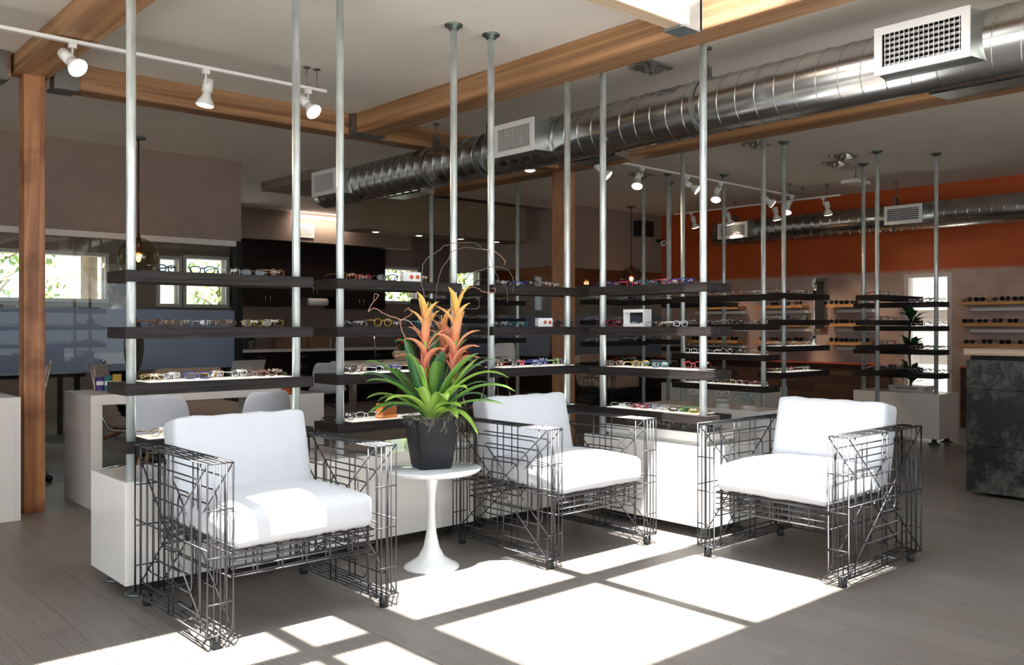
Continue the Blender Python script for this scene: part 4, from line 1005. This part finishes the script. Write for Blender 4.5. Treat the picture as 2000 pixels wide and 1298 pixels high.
def strap(mb, pts, W, fold=.25, n=16, tip=1.0, base=.55, upv=None):
    rows = []
    for i in range(n+1):
        t = i/n; c = bez(pts, t); e = .02; T_ = (bez(pts, min(1, t+e))-bez(pts, max(0, t-e))).normalized()
        out = Vector((c.x, c.y, 0)); out = out.normalized() if out.length > .004 else Vector((0, -1, 0))
        s = Vector((-out.y, out.x, 0)); s = (s-T_*s.dot(T_)).normalized()
        nn = s.cross(T_)
        if nn.z < 0: nn = -nn
        w_ = W*(base+(1-base)*min(1, t/.45))*(1-max(0, (t-.72)/.28)**2.2)**.9 if t < 1 else 0.0005
        w_ = max(w_, .0006)
        rows.append([c-s*w_+nn*w_*fold*1.5, c-s*w_*.5+nn*w_*fold*.4, c, c+s*w_*.5+nn*w_*fold*.4, c+s*w_+nn*w_*fold*1.5])
    mb.grid(rows); return mb
Z0 = .262
def leaf(p1, p2, p3, W, matk='leaf', base=(0, 0), fold=.25, p15=None):
    pts = [(base[0], base[1], Z0-.02), p1]+([p15] if p15 else [])+[p2, p3]
    obj('leaf', strap(MB(), pts, W*1.22, fold), K[matk], pl, solid=.0012)
# key arching leaves (x right, y away, z up, metres from pot foot)
LV = [((-.10, -.03, .40), (-.26, -.06, .60), (-.345, -.07, .548), .021, 'leaf', (-.02, 0)),
 ((-.09, -.04, .38), (-.24, -.10, .53), (-.36, -.13, .49), .024, 'leaf3', (-.02, -.01)),
 ((-.08, -.05, .36), (-.20, -.12, .50), (-.33, -.16, .46), .021, 'leaf', (-.02, -.02)),
 ((-.10, -.02, .33), (-.22, -.05, .43), (-.33, -.10, .37), .022, 'leaf2', (-.02, -.01)),
 ((-.06, -.05, .34), (-.20, -.12, .38), (-.325, -.16, .295), .024, 'leaf', (-.02, -.02)),
 ((-.08, -.03, .33), (-.17, -.06, .37), (-.27, -.10, .285), .020, 'leaf3', (-.02, -.02)),
 ((-.05, -.08, .35), (-.13, -.14, .42), (-.235, -.20, .36), .022, 'leaf2', (-.01, -.03)),
 ((.08, -.04, .38), (.22, -.08, .57), (.40, -.10, .47), .023, 'leaf2', (.02, -.01)),
 ((.10, -.02, .40), (.20, -.02, .56), (.34, .0, .565), .020, 'leaf3', (.02, 0)),
 ((.10, -.04, .34), (.24, -.10, .50), (.425, -.16, .405), .026, 'leaf', (.02, -.02)),
 ((.08, -.05, .31), (.20, -.10, .39), (.37, -.14, .335), .023, 'leaf', (.02, -.02)),
 ((.05, -.08, .30), (.14, -.13, .37), (.235, -.17, .185), .020, 'leaf2', (.02, -.03)),
 ((.04, -.09, .31), (.09, -.15, .36), (.13, -.19, .27), .022, 'leaf2', (.01, -.04)),
 ((.02, -.09, .32), (.07, -.16, .37), (.15, -.20, .33), .023, 'leaf2', (.01, -.04)),
 ((-.02, -.09, .34), (-.05, -.14, .44), (-.08, -.17, .42), .027, 'leaf2', (0, -.04)),
 ((.01, -.10, .34), (.05, -.15, .45), (.08, -.17, .36), .026, 'leaf2', (0, -.04)),
 ((.05, -.06, .40), (.13, -.12, .55), (.24, -.14, .60), .026, 'leaf', (.01, -.02)),
 ((.06, -.07, .34), (.12, -.13, .46), (.18, -.16, .42), .03, 'leaf2', (.02, -.03)),
 ((-.05, -.06, .42), (-.10, -.09, .56), (-.13, -.10, .60), .030, 'leaf', (-.01, -.02)),
 ((-.07, -.05, .38), (-.12, -.08, .52), (-.14, -.09, .66), .028, 'leaf3', (-.01, -.02)),
 ((-.05, -.06, .42), (-.07, -.09, .50), (-.08, -.09, .55), .028, 'leaf2', (-.01, -.02)),
 ((.0, -.06, .42), (.02, -.10, .56), (.05, -.12, .55), .026, 'leaf', (.0, -.02)),
 ((.03, -.05, .42), (.05, -.08, .54), (.06, -.09, .61), .032, 'leaf3', (.01, -.02)),
 ((.0, -.02, .48), (.02, -.03, .62), (.03, -.03, .72), .026, 'leaf3', (-.01, 0)),
 ((.06, .0, .46), (.12, .02, .62), (.19, .03, .67), .028, 'leaf', (.01, 0)),
 ((.09, -.02, .36), (.16, -.05, .50), (.24, -.06, .57), .025, 'leaf2', (.02, -.01)),
 ((-.06, .02, .44), (-.10, .05, .60), (-.15, .06, .70), .028, 'leaf3', (-.01, .01)),
 ((.0, .05, .44), (.02, .10, .62), (.06, .12, .70), .03, 'leaf', (0, .02)),
 ((-.08, .06, .40), (-.17, .14, .52), (-.26, .2, .50), .024, 'leaf', (-.02, .02)),
 ((.08, .06, .40), (.18, .14, .54), (.28, .2, .52), .024, 'leaf', (.02, .02)),
 ((-.02, .08, .38), (-.05, .18, .50), (-.08, .28, .46), .024, 'leaf', (0, .03)),
 ((.04, .08, .36), (.08, .18, .48), (.12, .29, .42), .024, 'leaf3', (.01, .03)),
 ((-.09, .05, .34), (-.18, .12, .40), (-.29, .2, .33), .022, 'leaf', (-.02, .02)),
 ((.09, .05, .34), (.2, .12, .42), (.31, .2, .34), .022, 'leaf3', (.02, .02)),
 ((-.10, -.01, .42), (-.20, -.01, .48), (-.25, -.03, .46), .018, 'leaf3', (-.02, 0)),
 ((.1, .0, .38), (.2, .01, .46), (.30, .0, .44), .018, 'leaf3', (.02, 0)),
 ((-.08, 0, .62), (-.13, -.02, .70), (-.19, -.03, .655), .012, 'leaf', (-.01, 0)),
 ((.10, .0, .60), (.15, -.02, .72), (.22, -.03, .70), .012, 'leaf', (.01, 0))]
for (a, b_, c, W, k, bs) in LV: leaf(a, b_, c, W, k, bs)
def bloom(bx, by, zb, zt, lean, n, seed, sc=1.0):
    rn = random.Random(seed)
    st = MB().tube([(bx*.3, by*.3, Z0), (bx, by, zb), (bx+lean*.6, by, zt-.10)], .011, 8, r1=.008); fl = obj('flower_stem', st, K['leaf2'], pl)
    for k in range(n):
        t = k/(n-1); z = zb+(zt-zb-.10)*t; cx = bx+lean*.6*t; a = k*2.399+rn.uniform(-.2, .2)+.6
        L = sc*(.175-.07*t)*rn.uniform(.9, 1.1); dx, dy = math.cos(a), math.sin(a)*.8; up_ = .75+.35*t
        spread = .55-.25*t
        p = [(cx, by, z), (cx+dx*L*.12, by+dy*L*.12, z+L*.55), (cx+dx*L*spread, by+dy*L*spread, z+L*up_), (cx+dx*L*(spread+.42), by+dy*L*(spread+.42), z+L*(up_-.12+.35*t))]
        m = MB(); rows = []; nseg = 12
        for i in range(nseg+1):
            q = i/nseg; c = bez(p, q); T_ = (bez(p, min(1, q+.03))-bez(p, max(0, q-.03))).normalized()
            s = Vector((-dy, dx, 0)).normalized(); nn = T_.cross(s).normalized(); 
            if nn.dot(Vector((dx, dy, 0))) > 0: nn = -nn
            w_ = sc*.030*(1-t*.35)*(.65+.35*math.sin(min(1, q*1.6)*PI/2))*(1-q**3)+.0004
            rows.append([c-s*w_+nn*w_*.5, c-s*w_*.5+nn*w_*.1, c, c+s*w_*.5+nn*w_*.1, c+s*w_+nn*w_*.5])
        m.grid(rows); obj('bract', m, K['bract'], fl, solid=.0014)
    for k in range(6):
        a = k*1.05; z = zt-.12; m = MB(); cx = bx+lean*.6
        p = [(cx, by, z), (cx+.006*math.cos(a), by+.006*math.sin(a), z+.05), (cx+.03*math.cos(a), by+.03*math.sin(a), z+.115)]
        rows = []
        for i in range(8):
            q = i/7; c = bez(p, q); s = Vector((-math.sin(a), math.cos(a), 0)); w_ = .010*math.sin(PI*min(.98, .25+q*.75))+.0006; rows.append([c-s*w_, c, c+s*w_])
        m.grid(rows); obj('bract', m, K['bract'], fl, solid=.0014)
bloom(-.03, -.05, .44, .87, -.005, 13, 1, 1.05)
bloom(.115, -.04, .44, .90, .03, 14, 2, 1.1)
bloom(.06, .03, .50, .80, .01, 9, 3, .9)
def twig(pts, r0, r1, k, seed, wob=.008, nseg=34):
    rn = random.Random(seed); out = []
    for i in range(nseg+1):
        c = bez_spline(pts, i/nseg); q = .35+.65*math.sin(PI*i/nseg)
        out.append(c+Vector((rn.uniform(-wob, wob), rn.uniform(-wob, wob), rn.uniform(-wob, wob)))*q)
    obj('curly_branch', MB().tube(out, r0, 6, r1=r1), K[k], pl)
def bez_spline(pts, t):
    P_ = [Vector(p) for p in pts]; n = len(P_)-1; f = t*n; i = min(n-1, int(f)); u = f-i
    a, b, c, d = P_[max(0, i-1)], P_[i], P_[i+1], P_[min(n, i+2)]
    return .5*((2*b)+(c-a)*u+(2*a-5*b+4*c-d)*u*u+(3*b-a-3*c+d)*u**3)
def px(x, y, dy=0): return ((x-843)/371, dy, .53-.007+(908-y)/371-.523+.0)
twig([px(842, 800), px(838, 720, -.03), px(834, 610), px(826, 560), px(826, 515), px(850, 492), px(880, 474), px(925, 472), px(942, 484)], .0035, .0012, 'twig2', 1, .005)
twig([px(845, 800), px(848, 640), px(852, 580), px(856, 540), px(872, 510), px(890, 485), px(925, 482), px(955, 488), px(962, 510), px(975, 545), px(990, 560), px(991, 588)], .003, .001, 'twig2', 2, .005, 44)
twig([px(942, 484), px(965, 487), px(985, 505), px(985, 515)], .0018, .001, 'twig', 3, .003, 16)
twig([px(880, 640, .02), px(902, 560), px(915, 535), px(945, 522), px(965, 517), px(990, 523), px(1002, 540), px(1003, 570)], .0026, .001, 'twig2', 4, .005)
twig([px(840, 800, -.02), px(838, 690, -.08), px(842, 672, -.09), px(870, 648, -.07), px(905, 630, -.05)], .0034, .0016, 'twig', 5, .004)
twig([px(842, 660, -.04), px(815, 640, -.05), px(800, 625, -.05), px(780, 620, -.05), px(755, 612, -.05), px(735, 600, -.05), px(722, 605, -.05), px(738, 582, -.05), px(742, 575, -.05), px(735, 573, -.05), px(733, 585, -.05)], .0028, .0013, 'twig', 6, .003, 50)
twig([px(815, 700, -.08), px(800, 680, -.09), px(790, 650, -.09), px(783, 628, -.08), px(790, 620, -.08), px(806, 610, -.08), px(800, 600, -.08), px(792, 605, -.08)], .0026, .0012, 'twig', 7, .003)
twig([px(820, 595, -.03), px(845, 592, -.03), px(870, 602, -.03), px(895, 604, -.02), px(900, 630, -.02)], .0022, .0012, 'twig', 8, .003)
twig([px(895, 600, .03), px(900, 568, .02), px(925, 558, .02), px(945, 566, .02), px(965, 568, .02), px(968, 560, .02), px(960, 560, .02)], .002, .001, 'twig', 9, .003)
twig([px(896, 600, .05), px(915, 600, .05), px(935, 598, .05), px(937, 580, .05), px(940, 575, .05)], .0022, .001, 'twig2', 10, .003)
# ================= DESKS AND SEATING BEHIND =================
t = thing('parsons_desk', 'long white waterfall desk behind the leftmost display unit', 'desk', (1.93, 6.49, 0))
obj('panel_leg', MB().box(0, 0, 0, .075, .62, .715), K['lacq'], t, bevel=.002); obj('panel_leg', MB().box(1.35, 0, 0, 1.425, .62, .715), K['lacq'], t, bevel=.002)
obj('desktop', MB().box(0, 0, .715, 1.425, .62, .785), K['lacq'], t, bevel=.002)
t = thing('parsons_desk', 'white desk end at the far left edge before the timber post', 'desk', (1.489, 6.45, 0))
obj('panel_leg', MB().box(-.03, .0, 0, 0, .70, .75), K['lacq'], t, bevel=.002); obj('front_panel', MB().box(-1.6, 0, 0, -.03, .03, .75), K['lacq'], t, bevel=.002)
obj('desktop', MB().box(-1.6, 0, .75, 0, .70, .80), K['lacq'], t, bevel=.002)
t = thing('low_cabinet', 'low white cabinet at right end of the long white desk', 'cabinet', (3.37, 6.55, 0))
obj('body', MB().box(0, 0, .03, .40, .5, .71), K['lacq'], t, bevel=.002); obj('door', MB().box(.01, -.012, .05, .39, -.001, .70), K['lacq'], t, bevel=.002)
t = thing('potted_succulent', 'small leafy plant in orange pot and saucer on the low white cabinet', 'potted plant', (3.48, 6.68, .711))
obj('pot', MB().lathe([(.07, 0), (.085, .02), (.05, .02), (.062, .08), (.055, .08), (.0001, .07)], (0, 0, 0), 20), K['terra'], t)
m = MB(); rn = random.Random(9)
for i in range(60):
    a = rn.random()*6.28; q = rn.random()*.08; z = .08+rn.random()*.09; p = Vector((q*math.cos(a), q*math.sin(a), z)); u = Vector((rn.uniform(-1, 1), rn.uniform(-1, 1), rn.uniform(-.3, 1))).normalized(); v = u.orthogonal().normalized()
    m.add([p-u*.017, p+v*.011, p+u*.017, p-v*.011], [(0, 1, 2, 3)])
obj('foliage', m, K['leaf'], t)
def shell_chair(label, loc, rz, k='shell', legs='wood', group=None, hseat=.43):
    t = thing('shell_chair', label, 'chair', loc, rz, group)
    prof = [(-.235, hseat-.03, .20), (-.20, hseat+.0, .225), (-.08, hseat-.015, .235), (.05, hseat-.02, .235), (.14, hseat+.0, .225), (.19, hseat+.06, .205), (.215, hseat+.15, .195), (.235, hseat+.26, .19), (.25, hseat+.34, .175), (.262, hseat+.385, .13)]
    rows = []
    for (y, z, w_) in prof:
        b = max(0, min(1, (z-hseat-.02)/.1))
        rows.append([(w_*u, y-.07*u*u*b, z+.05*u*u*(1-b)) for u in [-1+2*j/12 for j in range(13)]])
    obj('seat_shell', MB().grid(rows), K[k], t, solid=.008, sub=1)
    if legs == 'wood':
        for (sx, sy) in ((-1, -1), (1, -1), (-1, 1), (1, 1)): obj('leg', MB().tube([(sx*.13, sy*.11, hseat-.03), (sx*.21, sy*.2, 0)], .015, 10, r1=.010), K['maple'], t)
        m = MB()
        for (a, b_) in (((-1, -1), (1, 1)), ((1, -1), (-1, 1)), ((-1, -1), (-1, 1)), ((1, -1), (1, 1)), ((-1, 1), (1, 1)), ((-1, -1), (1, -1))):
            m.tube([(a[0]*.14, a[1]*.13, hseat-.07), (b_[0]*.18, b_[1]*.165, .2)], .004, 5); m.tube([(b_[0]*.14, b_[1]*.13, hseat-.07), (a[0]*.18, a[1]*.165, .2)], .004, 5)
        obj('cross_wire', m, K['black'], t)
    else:
        for (sx, sy) in ((-1, -1), (1, -1), (-1, 1), (1, 1)): obj('leg', MB().tube([(sx*.08, sy*.08, hseat-.03), (sx*.2, sy*.2, 0)], .010, 8), K['chrome'], t)
        obj('foot_ring', MB().tube([(.16*math.cos(a*PI/8), .16*math.sin(a*PI/8), .25) for a in range(16)], .006, 6, closed=True), K['chrome'], t)
    return t
shell_chair('white shell chair at left, turned toward the long white desk', (2.26, 6.02, 0), PI-.55)
shell_chair('white shell chair facing the long desk, right of its twin', (2.88, 5.98, 0), PI+.08)
shell_chair('white shell chair with wooden legs beside the kitchen desk', (5.75, 9.9, 0), PI-.5)
shell_chair('tall white shell bar stool under the hanging soffit', (7.55, 8.75, 0), -PI/2+.2, 'shell', 'metal', None, .66)
shell_chair('red shell bar stool left of the tall white one', (6.95, 8.95, 0), PI-.3, 'red', 'metal', None, .66)
def leather_chair(label, loc, rz):
    t = thing('conference_chair', label, 'chair', loc, rz)
    prof = [(-.25, .42), (-.22, .46), (-.1, .47), (.08, .46), (.17, .48), (.21, .55), (.24, .66), (.265, .78), (.28, .90), (.295, .93)]
    rows = []; n = 30
    for i in range(n*2+1):
        f = i/(n*2)*(len(prof)-1); k_ = min(len(prof)-2, int(f)); u = f-k_; y = prof[k_][0]*(1-u)+prof[k_+1][0]*u; z = prof[k_][1]*(1-u)+prof[k_+1][1]*u
        bmp = .008*abs(math.sin(i*PI/4)); rows.append([(x, y-bmp*.7, z+bmp*.7) for x in (-.25, -.24, 0, .24, .25)])
    obj('padded_seat', MB().grid(rows), K['leather'], t, solid=.03)
    for s in (-1, 1):
        obj('side_frame', MB().tube([(s*.265, -.25, .40), (s*.265, .16, .44), (s*.265, .22, .56), (s*.265, .30, .96), (s*.24, .31, .97)], .012, 8).tube([(s*.265, -.05, .45), (s*.285, -.08, .63), (s*.285, .2, .66), (s*.265, .25, .66)], .011, 8), K['chrome'], t)
    obj('column', MB().cyl((0, 0, .10), .03, .32, 14), K['chrome'], t)
    for k_ in range(5):
        a = k_*2*PI/5+.3; l = obj('base_leg', MB().tube([(0, 0, .13), (.29*math.cos(a), .29*math.sin(a), .075)], .018, 8), K['chrome'], t)
        obj('castor', MB().cyl((.29*math.cos(a)-.012, .29*math.sin(a), .03), .03, .024, 12, 0, 'x'), K['black'], l)
    return t
leather_chair('cream ribbed leather conference chair partly behind the left timber post', (1.74, 7.95, 0), -PI/2-.25)
leather_chair('cream ribbed leather conference chair at the long desk, left side', (2.60, 7.55, 0), -.5+PI/2)
# items on the long desk
t = thing('oval_desk_mirror', 'oval desk mirror reflecting orange, left end of the long desk', 'mirror', (2.33, 6.82, .786), math.atan2(-.84, .55)+PI/2)
obj('glass', MB().lathe([(.0001, -.004), (1, -.004), (1, .004), (.0001, .004)], (0, 0, 0), 40, 0, 'y'), K['mirror'], t).scale = (.105, 1, .20)
t.children[0].location = (0, 0, .33)
o = obj('frame', MB().tube([(.107*math.cos(a*PI/20), 0, .33+.203*math.sin(a*PI/20)) for a in range(40)], .005, 6, closed=True), K['black'], t)
obj('stand', MB().tube([(0, .0, 0), (0, .0, .14)], .007, 8).cyl((0, 0, 0), .07, .008, 24), K['chrome'], t)
for i, (c, dx) in enumerate((('purple', 0), ('teal', .05), ('amber', .10))):
    t = thing('brochure_rack', '%s brochures standing on the long desk left of the first pipe' % c, 'brochures', (2.13+dx, 6.95-i*.03, .786), .1)
    obj('leaflet', MB().box(-.03, -.01, 0, .03, .01, .10+.01*i), GM[c], t)
    obj('white_band', MB().box(-.03, -.011, .04, .03, -.0101, .07), K['paper'], t)
t = thing('laptop', 'open silver laptop seen from behind on the long white desk', 'laptop', (3.12, 6.80, .786), .18)
obj('base', MB().box(-.15, -.1, 0, .15, .12, .012), mat('aluminium', (.5, .5, .52), .35, .7), t)
o = obj('screen', MB().box(-.15, -.004, 0, .15, .004, .21), mat('aluminium_lid', (.5, .5, .52), .35, .7), t, loc=(0, -.10, .012)); o.rotation_euler = (math.radians(22), 0, 0)
# kitchen desk with mirror, planter, sanitizer, cards
t = thing('kitchen_table', 'white table before the kitchen holding a planter and round mirror', 'table', (6.2, 9.9, 0), 0)
obj('tabletop', MB().box(0, 0, .74, 1.9, .7, .79), K['lacq'], t); 
for x in (.1, 1.75): obj('leg', MB().box(x, .3, 0, x+.06, .4, .74), K['chrome'], t)
t = thing('table_mirror', 'round vanity mirror on dark stand on the kitchen table', 'mirror', (6.55, 10.05, .79), .9)
o = obj('glass', MB().lathe([(.0001, -.004), (1, -.004), (1, .004), (.0001, .004)], (0, 0, 0), 30, 0, 'y'), K['mirror'], t, loc=(0, 0, .32)); o.scale = (.12, 1, .19)
obj('stand', MB().tube([(0, 0, 0), (0, 0, .14)], .01, 8).cyl((0, 0, 0), .12, .012, 24), K['black'], t)
t = thing('orchid_planter', 'ribbed ivory bowl of dark foliage and pink blooms on kitchen table', 'potted plant', (7.05, 10.1, .79))
rows = []
for (r_, z) in ((.08, 0), (.14, .05), (.155, .1), (.13, .14), (.12, .14)): rows.append([(r_*(1+.06*math.cos(12*a*PI/24))*math.cos(a*PI/24), r_*(1+.06*math.cos(12*a*PI/24))*math.sin(a*PI/24), z) for a in range(48)])
obj('bowl', MB().grid(rows, 0, True, True), K['ivory'], t)
m = MB(); mf = MB(); rn = random.Random(2)
for i in range(90):
    a = rn.random()*6.28; L = rn.uniform(.1, .26); zz = rn.uniform(.15, .38); q = Vector((math.cos(a)*L, math.sin(a)*L, zz)); sd = Vector((-math.sin(a), math.cos(a), 0))*.008
    m.grid([[Vector((0, 0, .13))-sd, Vector((0, 0, .13))+sd], [q*.6+Vector((0, 0, .08))-sd, q*.6+Vector((0, 0, .08))+sd], [q-sd*.1, q+sd*.1]])
for i in range(14): mf.ball((rn.uniform(-.12, .08), rn.uniform(-.1, .1), rn.uniform(.2, .3)), .02, 6, 5)
obj('foliage', m, K['leaf3'], t); obj('bloom', mf, GM['pink'], t)
t = thing('sanitizer_bottle', 'clear pump bottle between planter and cards on the kitchen table', 'bottle', (7.32, 10.0, .79))
obj('bottle', MB().lathe([(.03, 0), (.035, .01), (.035, .12), (.012, .14), (.012, .15)], (0, 0, 0), 16), K['acryl'], t); obj('pump', MB().cyl((0, 0, .15), .012, .05, 10).box(-.04, -.006, .19, .01, .006, .2), K['white'], t)
for i in range(2):
    t = thing('card_holder', 'grey printed card holder, %s one on the kitchen table' % ('left' if i == 0 else 'right'), 'card holder', (7.50+i*.15, 10.0, .79), -.1)
    obj('card', MB().box(-.065, 0, 0, .065, .01, .24), mat('printed_card', (.35, .33, .33), .5, var=.9, scale=22), t); obj('stand', MB().box(-.06, .01, 0, .06, .06, .01), K['acryl'], t)
# kitchen cabinets
def cabinet(name, label, x0, x1, y0, y1, z0, z1, nd, hz, group=None, drawers=0):
    t = thing(name, label, 'cabinet', (x0, y0, 0), 0, group); W = x1-x0
    obj('carcass', MB().box(0, .02, z0, W, y1-y0, z1), K['cab'], t)
    for i in range(nd):
        d = obj('door', MB().box(W*i/nd+.002, 0, z0+.002, W*(i+1)/nd-.002, .019, z1-.002-(.16 if drawers else 0)), K['cab'], t)
        hx = W*(i+1)/nd-.04 if i % 2 == 0 else W*i/nd+.04
        obj('handle', MB().tube([(hx, -.015, hz), (hx, -.015, hz+.1)], .006, 6), K['chrome'], d)
    if drawers:
        d = obj('drawer', MB().box(.002, 0, z1-.158, W-.002, .019, z1-.002), K['cab'], t); obj('handle', MB().tube([(W/2-.06, -.015, z1-.08), (W/2+.06, -.015, z1-.08)], .006, 6), K['chrome'], d)
for i, (a, b_, z0) in enumerate(((6.08, 6.98, 1.58), (6.99, 7.75, 1.74), (7.76, 8.75, 1.56))):
    cabinet('wall_cabinet', 'dark espresso upper kitchen cabinet, %s of three' % ('left', 'middle', 'right')[i], a, b_, 13.1, 13.45, z0, 2.60, 2, z0+.06, 'upper kitchen cabinets')
for i in range(4):
    a = 5.95+i*.72
    cabinet('base_cabinet', 'dark lower kitchen cabinet, %s from left under the pale worktop' % ORD[i+1], a, a+.71, 12.86, 13.45, .0, .86, 2, .55, 'lower kitchen cabinets', drawers=1)
tag(obj('kitchen_worktop', MB().box(5.93, 12.82, .86, 8.85, 13.45, .905), K['lacq']), 'pale kitchen worktop over the dark lower cabinets', 'worktop')
t = thing('kitchen_faucet', 'chrome faucet on the kitchen worktop', 'faucet', (7.72, 13.2, .905)); obj('spout', MB().tube([(0, 0, 0), (0, 0, .2), (0, -.06, .26), (0, -.14, .22)], .012, 8), K['chrome'], t); obj('lever', MB().tube([(.1, 0, 0), (.1, 0, .08), (.2, -.02, .14)], .012, 8), K['chrome'], t)
tag(obj('cardboard_box', MB().box(6.75, 12.95, .906, 7.15, 13.3, 1.16), K['carton'], bevel=.004), 'brown cardboard box on the left of the kitchen worktop', 'box')
tag(obj('cardboard_box', MB().box(7.17, 12.95, .906, 7.55, 13.3, 1.13), K['carton'], bevel=.004), 'brown cardboard box right of its twin on the kitchen worktop', 'box')
tag(obj('paper_towel_roll', MB().cyl((7.25, 13.1, 1.66), .06, .34, 18, 0, 'x'), K['paper']), 'white paper towel roll mounted under the middle upper cabinet', 'paper towel')
t = thing('coffee_maker', 'black coffee maker at left end of the kitchen worktop', 'coffee maker', (6.2, 13.1, .905)); obj('body', MB().box(-.1, -.05, 0, .1, .15, .3), K['black'], t, bevel=.01); obj('carafe', MB().lathe([(.05, 0), (.06, .05), (.045, .12)], (0, -.12, .01), 14), K['acryl'], t)
# ================= PERSON behind the glass =================
def skin_mesh(name, verts, edges, radii, m, parent, lv=2):
    me = bpy.data.meshes.new(name); me.from_pydata(verts, edges, []); me.materials.append(m)
    o = bpy.data.objects.new(name, me); C.objects.link(o); o.parent = parent
    md = o.modifiers.new('skin', 'SKIN'); md.use_smooth_shade = True
    for i, r_ in enumerate(radii):
        v = me.skin_vertices[0].data[i]; v.radius = r_ if isinstance(r_, tuple) else (r_, r_)
    me.skin_vertices[0].data[0].use_root = True
    s = o.modifiers.new('sub', 'SUBSURF'); s.levels = lv; s.render_levels = lv
    return o
pp = thing('person', 'grey-haired person in a pale blue shirt standing behind the frosted glass wall', 'person', (3.36, 10.35, 0), math.radians(-118))
# faces local -y ; skeleton from the pelvis
V = [(0, 0, .95), (0, .01, 1.12), (0, .02, 1.30), (0, .02, 1.44), (0, .01, 1.50), (0, 0, 1.545)]
Ed = [(0, 1), (1, 2), (2, 3), (3, 4), (4, 5)]; Rd = [(.155, .11), (.15, .105), (.17, .115), (.11, .08), (.058, .058), (.055, .055)]
def add(p, parent_i, r_): V.append(p); Ed.append((parent_i, len(V)-1)); Rd.append(r_); return len(V)-1
for s in (-1, 1):
    a = add((s*.10, 0, .88), 0, .095); b_ = add((s*.11, -.01, .50), a, .06); c = add((s*.11, .02, .09), b_, .042); add((s*.12, -.13, .03), c, .035)
    a = add((s*.19, .02, 1.42), 3, .058); b_ = add((s*.23, .03, 1.14), a, .042); c = add((s*.20, -.18, 1.02), b_, .032); h = add((s*.17, -.26, 1.03), c, .030)
    for k in range(4): f = add((s*(.17+(k-1.5)*.018), -.33+.004*k, 1.03), h, .010); add((s*(.17+(k-1.5)*.018), -.36+.004*k, 1.015), f, .008)
    add((s*.135, -.29, 1.045), h, .010)
skin_mesh('body', V, Ed, Rd, K['skin'], pp)
m = MB()   # head with nose, brow, chin
rows = []
for i in range(15):
    z = i/14; r_ = math.sin(PI*min(.995, max(.005, z)))**.55; rr = []
    for j in range(20):
        a = 2*PI*j/20; x = .075*r_*math.cos(a); y = .098*r_*math.sin(a)
        if z < .45: y = y*(.82+.4*z)-.012 if y < 0 else y*(.55+z); x *= .72+.62*z
        if abs(math.cos(a)) < .25 and math.sin(a) < 0:
            y -= .022*math.exp(-((z-.42)/.09)**2)+.008*math.exp(-((z-.27)/.05)**2)+.006*math.exp(-((z-.1)/.08)**2)+.005*math.exp(-((z-.57)/.04)**2)
        rr.append((x, y+.005, 1.535+.225*z))
    rows.append(rr)
m.grid(rows, 0, True, True)
hd = obj('head', m, K['skin'], pp, sub=1)
for s in (-1, 1):
    obj('ear', MB().ball((s*.077, .01, 1.635), .022, 8, 6, sc=(.35, .7, 1.3)), K['skin'], hd)
    obj('eye', MB().ball((s*.03, -.083, 1.65), .011, 8, 6), K['black'], hd)
rows = []
for i in range(8):
    z = i/7; rr = []
    for j in range(20):
        a = 2*PI*j/20; lim = .62 if math.sin(a) < -.35 else .30
        q = lim+(1-lim)*z; r_ = math.sin(PI*min(.992, q))**.55
        rr.append((.082*r_*math.cos(a), .106*r_*math.sin(a)+.008, 1.535+.233*q))
    rows.append(rr)
obj('hair', MB().grid(rows, 0, True, True), K['hair'], hd)
skin_mesh('shirt', [(0, 0, .93), (0, .01, 1.12), (0, .02, 1.30), (0, .02, 1.45), (-.19, .02, 1.41), (-.235, .03, 1.14), (-.21, -.12, 1.05), (.19, .02, 1.41), (.235, .03, 1.14), (.21, -.12, 1.05)], [(0, 1), (1, 2), (2, 3), (3, 4), (4, 5), (5, 6), (3, 7), (7, 8), (8, 9)], [(.172, .13), (.168, .125), (.185, .13), (.10, .085), .072, .058, .05, .072, .058, .05], K['shirt'], pp)
skin_mesh('trousers', [(0, 0, .96), (-.1, 0, .86), (-.11, -.01, .5), (-.11, .02, .1), (.1, 0, .86), (.11, -.01, .5), (.11, .02, .1)], [(0, 1), (1, 2), (2, 3), (0, 4), (4, 5), (5, 6)], [(.17, .125), .105, .078, .062, .105, .078, .062], K['trouser'], pp)
# office table behind the glass
t = thing('office_table', 'dark office table behind the frosted glass', 'table', (1.2, 10.6, 0)); obj('tabletop', MB().box(0, 0, .7, 1.9, .8, .74), K['cab'], t)
for (a, b_) in ((.05, .05), (1.8, .05), (.05, .7), (1.8, .7)): obj('leg', MB().box(a, b_, 0, a+.05, b_+.05, .7), K['cab'], t)
def text(name, body, size, loc, rot, m, parent):
    cu = bpy.data.curves.new(name, 'FONT'); cu.body = body; cu.size = size; cu.extrude = .0015; cu.align_x = 'CENTER'; cu.align_y = 'CENTER'
    dg = bpy.data.objects.new(name, cu); C.objects.link(dg)
    me = bpy.data.meshes.new_from_object(dg); bpy.data.objects.remove(dg)
    o = bpy.data.objects.new(name, me); C.objects.link(o); me.materials.clear(); me.materials.append(m); o.parent = parent; o.location = loc; o.rotation_euler = rot
    return o
pt = [o for o in C.objects if o.name == 'potted_dracaena'][0]
text('lettering', 'FACE A FACE', .04, (-.122, 0, .031), (math.radians(78), PI, -PI/2), mat('grey_ink', (.12, .12, .12), .6), pt)
T = UN[12].location
t = thing('brand_sign', 'small white sign reading SALT on a far shelf', 'sign', (8.62, 6.95, .80), -PI/2)
obj('plaque', MB().box(-.11, -.006, 0, .11, .006, .05), K['paper'], t)
text('lettering', 'SALT', .04, (0, -.0075, .025), (PI/2, 0, 0), mat('black_ink', (.02, .02, .02), .6), t)
